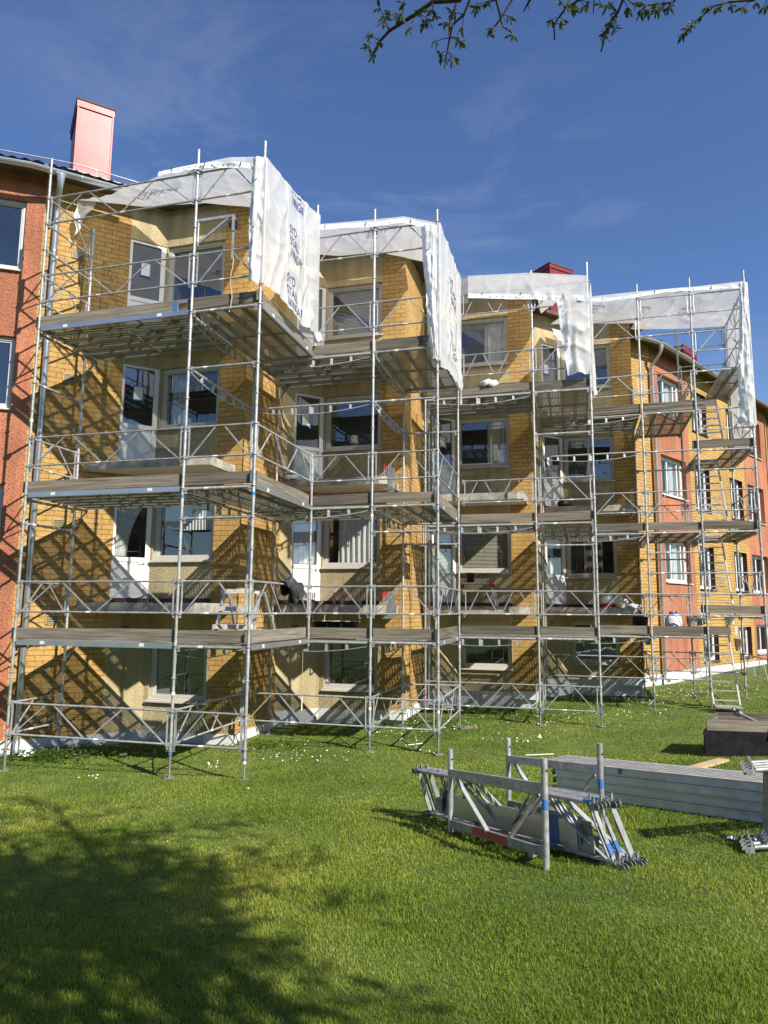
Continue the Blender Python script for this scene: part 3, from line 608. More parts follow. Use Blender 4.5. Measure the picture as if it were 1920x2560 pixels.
def ledger(qa, qb, z, m='steel', r=.0215):
    qa, qb = Vector(qa), Vector(qb); d = (qb - qa).normalized(); b = MB(); D3 = W2(d, 0) - W2((0, 0), 0)
    b.tube(W2(qa + d * .06, z), W2(qb - d * .06, z), r, 10)
    for q, s in ((qa, 1), (qb, -1)): coupler(b, W2(q + d * s * .055, z), D3)
    L_ = (qb - qa).length
    for f in (.42, .55): b.tube(W2(qa + d * L_ * f, z), W2(qa + d * (L_ * f + .06), z), r + .006, 8)
    o = b.build('ledger', M[m], scf)
    t = MB(); f = random.uniform(.15, .35); t.tube(W2(qa + d * L_ * f, z), W2(qa + d * (L_ * f + .08), z), r + .001, 10, cap=False); t.build('sticker', M['white_tape'], o); return o
def lattice_beam(qa, qb, z):
    qa, qb = Vector(qa), Vector(qb); d = qb - qa; ln = d.length; d /= ln; b = MB()
    b.tube(W2(qa + d * .06, z), W2(qb - d * .06, z), .0215, 10)
    arc = lambda t: z - .04 - .13 * math.sin(math.pi * min(1, max(0, t))) ** .8
    pts = [W2(qa + d * ln * t, arc(t)) for t in np.linspace(.03, .97, 17)]
    for i in range(16): b.bar(pts[i], pts[i + 1], .018, .014)
    for t in (.18, .34, .5, .66, .82): 
        b.bar(W2(qa + d * ln * t, z), W2(qa + d * ln * t, arc(t)), .05 if t != .5 else .09, .012, (0, 1, 0))
    return b.build('lattice_beam', M['steel'], scf)
def deck(q, da, la, db, lb, z, planks=4):
    """perforated steel planks hooked side by side; planks run along da"""
    q = Vector(q); b = MB(); w = lb / planks
    for k in range(planks):
        a = q + db * (w * k + .002); c = q + db * (w * (k + 1) - .002); e = da * la
        for zz, fl in ((z + .02, 0),):
            vs = [W2(a, zz), W2(a + e, zz), W2(c + e, zz), W2(c, zz)]
            uv = [(0, k * .31 + .02), (la, k * .31 + .02), (la, k * .31 + .29), (0, k * .31 + .29)]
            nrm = (vs[1] - vs[0]).cross(vs[2] - vs[0])
            b.add(vs, [(0, 1, 2, 3)], [uv]) if nrm.z > 0 else b.add(vs, [(0, 3, 2, 1)], [[uv[0], uv[3], uv[2], uv[1]]])
    o = b.build('deck', M['deck'], scf)
    f = MB()
    for k in range(planks):
        for s in (.012, w - .012): f.bar(W2(q + db * (w * k + s), z - .02), W2(q + db * (w * k + s) + da * la, z - .02), .012, .066)
    n = 2
    for i in range(n + 1): 
        p = q + da * min(la - .02, max(.02, la * i / n)); f.bar(W2(p + db * .02, z - .012), W2(p + db * (lb - .02), z - .012), .03 if i in (0, n) else .012, .05 if i in (0, n) else .028)
    f.build('plank_frame', M['deck_frame'], o); return o
def toe_board(qa, qb, z, ext=(.06, .06), h=.19, blue=0, th=.028, m='wood_grey', inset=.04, name='toe_board'):
    qa, qb = Vector(qa), Vector(qb); d = (qb - qa).normalized(); nrm = Vector((d.y, -d.x)); inn = nrm * inset if nrm.dot(Vector((0, -1))) > 0 else -nrm * inset
    a, c = qa - d * ext[0] + inn, qb + d * ext[1] + inn; zz = z + .05 + h / 2; b = MB(); k = random.uniform(-.012, .012)
    b.bar(W2(a, zz + k), W2(c, zz - k), th, h); o = b.build(name, M[m], scf)
    if blue:
        t = MB(); e = c if blue > 0 else a; s = d * (-blue); t.bar(W2(e + s * .001, zz - k * blue), W2(e + s * .09, zz - k * blue), th + .003, h * .9); t.build('blue_end', M['blue_mark'], o)
    return o
def side_plate(qa, qb, z):
    qa, qb = Vector(qa), Vector(qb); b = MB(); b.bar(W2(qa, z + .0), W2(qb, z + .0), .02, .085); o = b.build('deck_edge', M['zinc'], scf)
    t = MB(); d = (qb - qa); t.bar(W2(qa + d * .16, z + .005), W2(qa + d * .19, z + .005), .0215, .05); t.bar(W2(qa + d * .8, z + .005), W2(qa + d * .83, z + .005), .0215, .05); t.build('sticker', M['white_tape'], o); return o
def bracket(q, dd, z):
    q = Vector(q); b = MB(); b.bar(W2(q, z - .02), W2(q + dd * .36, z - .02), .03, .04); b.bar(W2(q, z - .36), W2(q + dd * .34, z - .04), .025, .03); b.bar(W2(q + dd * .2, z - .03), W2(q + dd * .2, z - .17), .02, .02)
    return b.build('bracket', M['steel_dull'], scf)
H5 = .5
for z in (Z1, Z2, Z3):
    # first bay
    deck(gL + .02 * BD, BD, 3.0, DD, 1.55, z, 5); deck(g2 + .03 * BD, DD, 2.48, BD, 1.19, z, 4)
    side_plate(gL + .06 * BD - DD * .01, g2 - .05 * BD - DD * .01, z - .01); ledger(g2, g3, z - .02); ledger(gL, gLI, z - .09, 'steel_dull'); bracket(gLI, DD, z - .05); lattice_beam(g2, g3b, z - .09)
    toe_board(gL, g2, z, (.10, -.02 if z != Z3 else -.28), blue=0 if z != Z3 else 1); toe_board(g2, g3, z, (.10, .03)); 
    side_plate(g3 + .05 * DD + .02 * BD, g5 - .03 * DD + .02 * BD, z - .01); toe_board(g3, g5, z, (.03, -.06), blue=0 if z != Z2 else -1)
    # second bay
    deck(g3b + .02 * BD, BD, 2.46, DD, 1.55, z, 5); deck(g6 + .03 * BD, DD, 2.48, BD, 1.19, z, 4)
    lattice_beam(g3b, g6, z - .03); ledger(g6, g7, z - .02); ledger(g3b, g4, z - .09, 'steel_dull'); bracket(g4, DD, z - .05); lattice_beam(g6, g7b, z - .09)
    toe_board(g5b, g6, z, (.05, -.03)); toe_board(g6, g7, z, (-.04, .02)); side_plate(g7 + .05 * DD + .02 * BD, g8 - .03 * DD + .02 * BD, z - .01); toe_board(g7, g8, z, (.02, .02))
    ledger(g7b, g8, z - .05)
    # third bay
    deck(g7c + .02 * BD, BD, 2.46, DD, 1.55, z, 5); deck(g9 + .03 * BD, DD, 2.48, BD, 1.19, z, 4)
    lattice_beam(g7c, g9, z - .03); ledger(g9, g10, z - .02); ledger(g7c, g7d, z - .09, 'steel_dull'); bracket(g7d, DD, z - .05); lattice_beam(g9, gX, z - .09)
    toe_board(g9 - 1.62 * BD, g9, z, (.06, -.03)); toe_board(g9, g10, z, (-.04, .02)); side_plate(g10 + .05 * DD + .02 * BD, g10e - .03 * DD + .02 * BD, z - .01)
    # fourth bay
    deck(gX + .02 * BD, BD, 2.46, DD, 1.55, z, 5); deck(g11 + .03 * BD, DD, 2.48, BD, 1.19, z, 4)
    lattice_beam(gX, g11, z - .03); ledger(g11, g12, z - .02); ledger(gX, gXI, z - .09, 'steel_dull'); bracket(gXI, DD, z - .05); lattice_beam(g11, g11b, z - .09)
    if z == Z3:
        for k in range(4): toe_board(g10e, g11, z, (.05, .0), h=.045, th=.2, inset=.12 if k % 2 else .1) if k == 9 else None
    else: toe_board(g10e - .1 * BD, g11, z, (.02, -.03)); toe_board(g11, g12, z, (-.04, .02 if z == Z2 else .5))
    ledger(g11b, g12b, z - .03, 'steel_dull')
for k in range(4):                                    # spare boards stacked along the top deck
    toe_board(g10e, g11, Z3 - .02 + .058 * k, (.02, -.03), h=.05, th=.2, inset=.11, name='spare_board'); toe_board(g11, g12, Z3 - .02 + .058 * k, (-.04, .25 - .03 * k), h=.05, th=.2, inset=.11, name='spare_board')
# landings of the stair tower
for z in (Z1 + .5, Z2, Z2 + 2, Z3 + 1):
    deck(g12 + .66 * BD, DD, 2.48, BD, .56, z, 2); ledger(g12, g14, z - .02); ledger(g12b, g13, z - .04, 'steel_dull'); lattice_beam(g12, g12b, z - .09); ledger(g14, g13, z - .05, 'steel_dull')
    if z != Z3 + 1: toe_board(g12, g14, z, (.12 if z != Z2 else -.03, .04)); 
    if z > Z1 + 1 and z != Z3 + 1: deck(g12 + .04 * BD + 1.35 * DD, DD, 1.1, BD, .60, z, 2)
    guardrail(g12, g14, z + .5); guardrail(g14, g13, z + .5)
guardrail(g12, g14, 7.41); guardrail(g14, g13, 7.41); guardrail(g12b, g13, 7.41); guardrail(g12b, g13, Z2 + .5); guardrail(g12b, g13, Z1 - 1); guardrail(g14, g13, Z1 - 1.0); guardrail(g12b, g13, Z3 + 1.45)
toe_board(g14, g13, Z2, (.02, .02))
# guardrails round the decks
for qa, qb, lv in [(gL, g2, 'l123t'), (g2, g3, 'l123t'), (gL, gLI, 'l123t'), (g3, g5, '12'), (g2, g3b, 'l'), (g3b, g6, 'l'), (g5b, g6, '123t'), (g6, g7, 'l123t'), (g7, g8, 'l12'), (g6, g7b, 'l'), (g7b, g8, 'l'),
                   (g7c, g9, 'l'), (g9 - 1.655 * BD, g9, '123t'), (g9, g10, 'l123t'), (g9, gX, 'l'), (gX, g11, 'h'), (g10e, g11, '123t'), (g11, g12, 'h123T'), (g11, g11b, 'h'), (g11b, g12b, 'h12')]:
    for c in lv:
        z = {'l': Z1 - 1.5, 'h': Z1 - 1.0, '1': Z1 + .5, '2': Z2 + .5, '3': Z3 + .5, 't': Z3 + 2, 'T': Z3 + 2.5}[c]; guardrail(qa, qb, z)
for qa, qb, lv in [(g2, g3, (Z1 + 2, Z2 + 2)), (gL, gLI, (Z1 + 2, Z2 + 2, Z3 + 1.5)), (g6, g7, (Z1 + 2, Z2 + 2)), (g7b, g8, (Z1 + 2, Z2 + 2)), (g9, g10, (Z1 + 2, Z2 + 2)), (g11, g12, (Z1 + 2, Z1 + 1.5, Z2 + 2, Z3 + 2)), (g11b, g12b, (Z1 + 2, Z2 + 2)), (g12, g14, (Z2 + 1.5,)), (gL, gLI, ())]:
    for z in lv: ledger(qa, qb, z)
for qa, qb in ((g2, g3b), (g3b, g6), (gX, g11), (g6, g7b)): lattice_beam(qa, qb, Z2 + 2 + .02)
# hoist arm on the second standard with its pulley and rope
b = MB(); q = g2; zt = 6.52
b.bar(W2(q + .04 * BD, zt), W2(q + .72 * BD, zt + .0), .04, .05); b.bar(W2(q + .06 * BD, zt - .42), W2(q + .62 * BD, zt - .03), .03, .035); b.tube(W2(q + .06 * BD, zt), W2(q + .06 * BD, zt - .45), .018, 8)
b.build('hoist_arm', M['steel'], scf)
pul = thing('pulley_block', 'black pulley with a frayed rope hanging from the hoist arm of the first top deck', 'pulley')
c = W2(q + .72 * BD, zt - .16); b = MB(); nn = W2(DD, 0) - W2((0, 0), 0)
b.tube(c - nn * .02, c + nn * .02, .085, 16); b.build('wheel', M['black_plastic'], pul)
b = MB(); b.bar(c + Vector((0, 0, .16)), c - Vector((0, 0, .12)), .05, .06, (0, 1, 0)); b.tube(c + Vector((0, 0, .1)), c + Vector((0, 0, .17)), .015); b.bar(c - Vector((0, 0, .1)), c - Vector((0, 0, .62)), .035, .03, (0, 1, 0)); b.build('bracket', M['steel_dull'], pul)
b = MB(); b.path([c + Vector((.02 * math.sin(i * 1.3), 0, -.5 - .13 * i)) for i in range(9)], .011, 6); b.build('rope', M['rope'], pul)
# stair ladders
for i, (z0, z1) in enumerate(((None, Z1 + .5), (Z1 + .5, Z2), (Z2, Z2 + 2), (Z2 + 2, Z3 + 1))):
    lab = ['lowest aluminium stair ladder standing on the lawn at the right end of the scaffold', 'second stair ladder up, rising from the lowest landing on the right', 'third stair ladder up, above the middle landing on the right', 'topmost stair ladder, under the highest landing at the right'][i]
    ld = thing('stair_ladder', lab, 'ladder', 'stair ladders in the scaffold tower'); a = g12 + .07 * BD + .15 * DD; z0 = ground_at(a) + .14 if z0 is None else z0; zt = z1 + (.0 if i < 3 else -.55)
    run = 1.15 * (zt - z0) / 2.1; n = round((zt - z0) / .205)
    for s in (0, .56):
        b = MB(); b.bar(W2(a + s * BD, z0), W2(a + s * BD + DD * run, zt), .028, .075); b.build('stringer', M['alu'], ld)
    for k in range(n):
        t = (k + .5) / n; p = a + DD * run * t; b = MB(); b.bar(W2(p + .02 * BD, z0 + (zt - z0) * t), W2(p + .54 * BD, z0 + (zt - z0) * t), .085, .025); b.build('tread', M['alu'], ld)
    if i in (0, 3):
        b = MB(); p = a - .12 * DD if i == 0 else a + DD * (run + .1); zz = z0 - .02 if i == 0 else zt; b.bar(W2(p, zz), W2(p + .56 * BD, zz), .42, .03); b.build('platform', M['alu'], ld)
# ------------------------------------------------------------------ plastic sheets over the top deck
from mathutils import noise as mn
def wr(x, y, z, s=1.0): return mn.noise(Vector((x * s, y * s, z * s))) + .45 * mn.noise(Vector((x * s * 2.3, y * s * 2.3, z * s * 2.3 + 5)))
def folds(x, y, seed):
    """sharp creases for hanging plastic"""
    a = 1 - abs(mn.noise(Vector((x * 2.2 + seed, y * .8, seed)))) * 2.2; c = 1 - abs(mn.noise(Vector((x * 1.1 + y * 1.3, y * 1.9 - x * .6, seed + 9)))) * 2.2
    return max(0, a) ** 3 + .7 * max(0, c) ** 3
def cloth(name, fn, nu, nv, m, parent, su=1, sv=1):
    vs = [fn(i / nu, j / nv) for j in range(nv + 1) for i in range(nu + 1)]
    fs, uv = [], []
    for j in range(nv):
        for i in range(nu):
            fs.append((j * (nu + 1) + i, j * (nu + 1) + i + 1, (j + 1) * (nu + 1) + i + 1, (j + 1) * (nu + 1) + i)); uv.append([(a / nu * su, c / nv * sv) for a, c in ((i, j), (i + 1, j), (i + 1, j + 1), (i, j + 1))])
    return MB().add(vs, fs, uv, smooth=True).build(name, m, parent)
_txt = {}
def lettering(fn, s0, t0, ds, dt, parent, text='SYD\nST\u00c4LL\nNINGAR', off=.007, mirror=False):
    """the print on the sheet, laid on its surface; fn(s, t) in 0..1, ds/dt the size in s and t"""
    if text not in _txt:
        c = bpy.data.curves.new('t', 'FONT'); c.body = text; c.size = 1; c.space_line = .95; o = bpy.data.objects.new('t', c); COL.objects.link(o)
        bpy.context.view_layer.update(); m = bpy.data.meshes.new_from_object(o.evaluated_get(bpy.context.evaluated_depsgraph_get())); bpy.data.objects.remove(o)
        bm = bmesh.new(); bm.from_mesh(m); bmesh.ops.triangulate(bm, faces=bm.faces[:]); bmesh.ops.subdivide_edges(bm, edges=[e for e in bm.edges if e.calc_length() > .12], cuts=2); bmesh.ops.triangulate(bm, faces=bm.faces[:])
        v = [tuple(x.co[:2]) for x in bm.verts]; bm.verts.index_update(); f = [tuple(q.index for q in x.verts) for x in bm.faces]; bm.free()
        xs = [p[0] for p in v]; ys = [p[1] for p in v]; x0, x1, y0, y1 = min(xs), max(xs), min(ys), max(ys)
        _txt[text] = ([((x - x0) / (x1 - x0), (y - y0) / (y1 - y0)) for x, y in v], f)
    v, f = _txt[text]; vs = []; keep = []
    for x, y in v:
        s = s0 + (1 - x if mirror else x) * ds; t = t0 + y * dt; keep.append(0 <= s <= 1 and .01 <= t <= .99)
        s = min(1, max(0, s)); t = min(1, max(0, t)); p = fn(s, t); e = 1e-3
        n = (fn(min(1, s + e), t) - fn(max(0, s - e), t)).cross(fn(s, min(1, t + e)) - fn(s, max(0, t - e))).normalized(); vs.append(p + n * off)
    fs = [q for q in f if all(keep[k] for k in q)]
    if fs: MB().add(vs, fs).build('lettering', M['print'], parent)
def lerp_pts(P, s):
    """point on a polyline given as [(s, Vector)]"""
    for (a, p), (c, q) in zip(P, P[1:]):
        if s <= c: return p.lerp(q, (s - a) / (c - a))
    return P[-1][1]
def sheet_panel(o, q, ztop, zbot, length, seed, out=.06, name='side_panel', texts=(), seams=(.3, .66), dirv=None, outv=None, amp=1.0):
    dirv = dirv or DD; outv = outv or BD
    def fn(s, t):
        zt, zb = ztop(s), zbot(s); z = zb + (zt - zb) * t; k = (1 - t)
        w = .035 * wr(s * length * 1.3, z * .8, seed) + .05 * folds(s * length, z, seed) * amp * (.35 + .65 * k ** 1.5) + .05 * math.sin(s * math.pi) * (1 - t) ** .5
        edge = min(1, 6 * s, 6 * (1 - s)) * .9 + .1
        p = q + dirv * (length * s + .03 * wr(s * 3, z * 1.5, seed + 3) * min(1, 4 * s, 4 * (1 - s))) + outv * (out + w * edge); return W2(p, z)
    H = ztop(.5) - zbot(.5); cloth(name, fn, int(length * 34), int(H * 30), M['sheet'], o, length, H)
    for sm in seams: cloth('seam', lambda a, t, sm=sm: fn(sm + (a - .5) * .035 / length * 2 + .012 * math.sin(t * 7 + sm * 9), t) + (W2(outv, 0) - W2((0, 0), 0)) * .006, 2, 40, M['hem'], o)
    for (s0, t0, ds, dt) in texts: lettering(fn, s0, t0, ds, dt, o)
    return fn
def flap(o, q, dirv, w0, w1, ztop, zbot, seed, outv, nm='flap', bulge=.05, hemw=.13, amp=1.0):
    """strip folded round a corner standard; w0/w1 width at top and foot, with a hem of eyelets at its free edge"""
    def fn(s, t):
        z = zbot + (ztop - zbot) * t; w = w1 + (w0 - w1) * t
        k = .03 * wr(s * 2, z * 1.4, seed) + .055 * folds(s * 1.2, z * 1.2, seed) * (1 - .5 * t) * amp + bulge * math.sin(math.pi * s)
        p = q + dirv * (w * s + .03 * wr(1, z * 1.6, seed + 4) * s) + outv * (.045 + k); return W2(p, z + .05 * wr(s * 3, z * .2, seed) * (1 - t))
    H = ztop - zbot; cloth(nm, fn, 16, int(H * 26), M['sheet'], o, (w0 + w1) / 2, H)
    ov = W2(outv, 0) - W2((0, 0), 0)
    hw = hemw / ((w0 + w1) / 2); cloth('hem', lambda a, t: fn(1 - hw * (1 - a), t) + ov * .007, 4, int(H * 22), M['hem'], o)
    e = MB(); n = int(H / .14)
    for k in range(n): p = fn(1 - hw * .5, (k + .5) / n) + ov * .012; e.tube(p - ov * .003, p + ov * .002, .011, 8)
    e.build('eyelets', M['steel_dull'], o)
    for t in (.08, .42, .8): p = fn(1 - hw * .5, t) + ov * .015; b = MB(); b.bar(p, p + Vector((.05, 0, .06)), .012, .012); b.build('cable_tie', M['black_plastic'], o)
    return fn
def canopy(o, front, backp, sag, seed, texts=(), nu=70, nv=40, hem=None):
    """roof of sheet from the front top tube back to the eaves"""
    def fn(s, t):
        a, c = lerp_pts(front, s), lerp_pts(backp, s); p = a.lerp(c, t); k = math.sin(math.pi * t)
        return p + Vector((0, 0, -sag * k + (.035 * wr(p.x * 1.1, p.y * 1.1, seed) + .04 * folds(p.x * .8, p.y * .8, seed)) * min(1, 5 * t, 5 * (1 - t))))
    cloth('canopy', fn, nu, nv, M['sheet'], o, 3, 3)
    for (s0, t0, ds, dt) in texts: lettering(fn, s0, t0, ds, dt, o, off=-.006)
    return fn
def valance(o, front, drop, seed, outv, hemw=.11, nu=60):
    ov = W2(outv, 0) - W2((0, 0), 0)
    def fn(s, t):
        p = lerp_pts(front, s); d = drop(s); return p + ov * (.035 + .02 * wr(s * 5, t, seed) * t + .03 * folds(s * 3, t, seed) * t) + Vector((0, 0, .02 - d * t + .015 * wr(s * 6, 0, seed) * t))
    cloth('valance', fn, nu, 12, M['sheet'], o, 3, .4)
    cloth('hem', lambda a, t: fn(a, 1 - hemw / drop(a) * (1 - t)) + ov * .006, nu, 4, M['hem'], o)
    e = MB()
    for k in range(18): p = fn((k + .5) / 18, 1 - hemw / drop((k + .5) / 18) * .5) + ov * .01; e.tube(p - ov * .003, p + ov * .002, .011, 8)
    e.build('eyelets', M['steel_dull'], o)
    for s in (.12, .45, .8): p = fn(s, .85) + ov * .012; b = MB(); b.bar(p, p + Vector((.02, 0, .08)), .012, .012); b.build('cable_tie', M['black_plastic'], o)
    return fn
MBD = Vector((-S2, -S2)); MDD = Vector((-S2, S2))
# first sheet
sh = thing('plastic_sheet', 'white printed plastic sheet over the leftmost and nearest scaffold bay', 'tarpaulin', 'plastic sheets over the scaffold top')
fr1 = [(0, W2(g2 - .75 * BD, 7.49)), (.37, W2(g2, 7.52)), (1, W2(g3 + .02 * BD, 7.45))]
canopy(sh, fr1, [(0, W(-1.87, .12, 8.2)), (.3, W(-.6, .35, 8.33)), (.6, W(.5, 1.1, 8.36)), (1, W(1.75, 1.75, 8.25))], .10, 1, ((.16, .35, .2, .35),))
valance(sh, [(0, W2(g2 - .75 * BD, 7.49)), (.37, W2(g2, 7.54)), (.7, W2(g2 + .62 * BD, 7.56)), (1, W2(g3, 7.46))], lambda s: .07 + .1 * s + .16 * max(0, s - .37), 3, MDD)
cloth('tail', lambda s, t: W(-1.87 + .36 * s * t + .03 * math.sin(9 * t), .16 + .05 * wr(s * 2, t * 3, 8) + .1 * (1 - t), 7.36 + .84 * t + .05 * s * t), 8, 16, M['sheet'], sh, .4, .8)
sheet_panel(sh, g3, lambda s: 7.46 + .06 * s + .36 * s ** 2, lambda s: 5.22 + .06 * math.sin(s * 9) - .03 * s, 2.5, 11, texts=((.36, .42, .23, .27), (.395, .865, .23, .27), (.335, .02, .23, .26)))
flap(sh, g3 + .03 * BD, MBD, .22, .22, 7.44, 5.23, 21, MDD); cloth('corner', lambda s, t: W2(g3 + .05 * MDD * (1 - s) + .065 * BD * s + .035 * (MDD + BD) * math.sin(math.pi * s), 5.24 + 2.2 * t), 6, 40, M['sheet'], sh, .1, 2.2)
b = MB(); b.path([W2(g5 + .05 * BD + .03 * DD, 5.38), W2(g5 + .06 * BD + .02 * DD, 5.28), W2(g5 + .05 * BD, 5.2)], [.06, .09, .03], 10); b.build('knot', M['hem'], sh)
# second sheet
sh = thing('plastic_sheet', 'white printed plastic sheet over the second scaffold bay from the left, beside the downpipe', 'tarpaulin', 'plastic sheets over the scaffold top')
fr = [(0, W2(g5b - .1 * BD, 7.68)), (.52, W2(g6, 7.60)), (.75, W2(g6 + .6 * BD, 7.58)), (1, W2(g7 - .02 * BD, 7.36))]
u0 = PER
canopy(sh, fr, [(0, W(u0 - .9, .3, 8.28)), (.35, W(u0 + .1, .5, 8.38)), (.65, W(u0 + .75, 1.2, 8.34)), (1, W(u0 + 1.75, 1.75, 8.1))], .08, 31, ((.5, .12, .22, .3),))
valance(sh, fr, lambda s: .13 + .03 * math.sin(s * 3) + .12 * max(0, s - .75), 33, MDD)
sheet_panel(sh, g7, lambda s: 7.38 - .05 * math.sin(s * 3) + .10 * s, lambda s: 4.50 + .15 * math.sin(s * 3.1), 2.55, 41, texts=((.34, .55, .24, .21), (.34, .14, .24, .21)))
flap(sh, g7 + .03 * BD, MBD, .34, .13, 7.30, 4.62, 51, MDD); cloth('corner', lambda s, t: W2(g7 + .05 * MDD * (1 - s) + .065 * BD * s + .035 * (MDD + BD) * math.sin(math.pi * s), 4.6 + 2.75 * t), 6, 40, M['sheet'], sh, .1, 2.7)
cloth('corner', lambda s, t: W2(g5 + .02 * BD + .3 * MBD * s * (1 - .4 * t) + .05 * MDD * (1 + wr(s * 2, t * 2, 4)), 7.5 + .45 * t - .15 * s), 10, 12, M['sheet'], sh, .3, .5)
# third sheet
sh = thing('plastic_sheet', 'white plastic sheet with a wide front valance over the third scaffold bay', 'tarpaulin', 'plastic sheets over the scaffold top')
fr = [(0, W2(g9 - 1.46 * BD, 7.84)), (.54, W2(g9, 7.74)), (1, W2(g10, 7.52))]; u0 = 2 * PER
canopy(sh, fr, [(0, W(u0 - .9, .35, 8.15)), (.35, W(u0 + .4, .9, 8.3)), (.6, W(u0 + 1.3, 1.75, 8.3)), (1, W(u0 + PER - 1.3, .6, 8.3))], .06, 61, ((.1, .3, .2, .3),))
valance(sh, fr, lambda s: .56 + .1 * min(1, s * 2) - .06 * max(0, s - .6), 63, MDD, .12)
cloth('corner', lambda s, t: W2(g9 - 1.46 * BD + .75 * MBD * s + .35 * DD * s, 7.2 + .62 * t + .2 * s * t + .1 * s + .03 * wr(s * 3, t * 2, 2)), 14, 12, M['sheet'], sh, .7, .6)
flap(sh, g10 + .03 * BD, MBD, .72, .52, 7.08, 5.22, 71, MDD, hemw=.16, amp=.9)
sheet_panel(sh, g10, lambda s: 7.5 + .1 * s, lambda s: 4.72 + .9 * s, 2.5, 77, seams=(.5,), amp=.9)
cloth('tail', lambda s, t: W(3 * PER - .55 + .5 * s * (.3 + .7 * t) + .25 * (1 - t), .25 + .06 * wr(s * 2, t * 3, 18), 7.45 + .7 * t), 8, 14, M['sheet'], sh, .5, .7)
# fourth sheet
sh = thing('plastic_sheet', 'white plastic sheet over the stair tower bay at the right end, open sky behind it', 'tarpaulin', 'plastic sheets over the scaffold top')
fr = [(0, W2(g10e - .05 * BD, 8.12)), (.34, W2(g11, 8.10)), (.67, W2(g12, 8.07)), (1, W2(g14, 8.08))]
canopy(sh, fr, [(0, W(3 * PER - .7, .35, 8.2)), (.2, W2(K4 + .3 * BD - .2 * DD, 8.2)), (.45, W2(g11b, 8.12)), (.7, W2(g12b, 8.0)), (1, W2(g13, 7.95))], .10, 81, ((.05, .25, .08, .25), (.4, .3, .08, .25), (.66, .35, .08, .25)), nu=110)
valance(sh, fr, lambda s: .14 + .05 * math.sin(s * 8), 83, MDD, .09, nu=90)
sheet_panel(sh, g14, lambda s: 8.07 - .12 * s, lambda s: 4.42 - .3 * s, 2.5, 91, texts=((.4, .5, .2, .16),), amp=1.2)
flap(sh, g14 + .05 * BD, MBD, .16, .40, 8.05, 4.43, 95, MDD, hemw=.1, amp=.9); cloth('corner', lambda s, t: W2(g14 + .05 * MDD * (1 - s) + .065 * BD * s + .035 * (MDD + BD) * math.sin(math.pi * s), 4.45 + 3.6 * t), 6, 40, M['sheet'], sh, .1, 3.6)
# ------------------------------------------------------------------ things behind the panes
def drape(fr_, t0, t1, z0, z1, d, m, name='curtain', label='', pleat=.09, amp=.02, shape=None, cat='curtain'):
    P, off, n, e = fr_
    def fn(s, t):
        z = z0 + (z1 - z0) * t; ss = t0 + (t1 - t0) * s
        if shape: 
            ss = shape(s, t, t0, t1); 
        return P(off + ss, z, d + amp * math.sin(s * (t1 - t0) / pleat * 2 * math.pi + .6 * math.sin(t * 3)))
    b = MB(); b.grid(fn, max(12, int((t1 - t0) * 70)), 14); return tag(b.build(name, m), label, cat)
def blind(fr_, t0, t1, z0, z1, d, label):
    P, off, n, e = fr_; b = MB(); k = int((z1 - z0) / .035)
    for i in range(k): z = z0 + (i + .5) * .035; b.bar(P(off + t0, z, d), P(off + t1, z, d), .028, .004, (n.x * .7, n.y * .7, .7))
    for q in (.2, .5, .8): b.bar(P(off + t0 + (t1 - t0) * q, z0, d - .016), P(off + t0 + (t1 - t0) * q, z1, d - .016), .004, .002)
    return tag(b.build('venetian_blind', M['shade']), label, 'blind')
DA = (.06, .66); DB = (.12, 1.30); fz = [(FL[k][1] + .1, FL[k][2] - .06) for k in range(3)]
arch = lambda s, t, a, c: a + (c - a) * s * (.42 + .58 * (t ** 2.2)) if t < 1 else a + (c - a) * s
drape(frames['A', 0], .06, .66, *fz[0], .16, M['curtain'], label='lace curtain swept to the left behind the lowest balcony door of the leftmost bay', shape=arch)
drape(frames['B', 0], .15, 1.28, fz[0][0] + .55, fz[0][1], .18, M['curtain'], label='short lace curtain in the window beside the lowest door of the leftmost bay', pleat=.07)
drape(frames['A', 1], .06, .66, *fz[0], .16, M['curtain'], label='grey pleated curtain behind the lowest balcony door of the second bay', pleat=.12, amp=.03)
drape(frames['B', 1], .35, 1.30, *fz[0], .19, M['curtain'], label='grey pleated curtain in the wide window of the second bay above the dark buckets', pleat=.13, amp=.03)
blind(frames['A', 2], .06, .66, *fz[0], .15, 'closed blind behind the lowest balcony door of the third bay'); blind(frames['B', 2], .12, 1.3, *fz[0], .24, 'closed blind in the window above the work trestle')
blind(frames['B', 1], .12, 1.3, *fz[2], .24, 'blind in the top window of the second bay'); blind(frames['A', 1], .06, .66, *fz[2], .15, 'blind in the top balcony door of the second bay'); blind(frames['A', 3], .06, .66, *fz[2], .15, 'blind behind the top balcony door of the fourth bay')
drape(frames['B', 2], .75, 1.3, *fz[2], .3, M['curtain'], label='pale curtain at the right of the top window in the third bay', pleat=.16, amp=.03)
drape(frames['B', 2], .8, 1.3, *fz[1], .3, M['curtain'], label='white curtain at the right of the middle window in the third bay', pleat=.12, amp=.03)
drape(frames['B', 0], .1, .45, *fz[1], .3, M['curtain'], label='pale curtain at the left of the middle window in the leftmost bay', pleat=.12, amp=.03)
drape(frames['B', 3], .1, .7, *fz[1], .26, M['curtain_dark'], label='taupe curtain in the middle window of the fourth bay', pleat=.14, amp=.03)
drape(frames['A', 3], .06, .66, *fz[1], .16, M['curtain_dark'], label='brown curtain behind the middle balcony door of the fourth bay', pleat=.14, amp=.03)
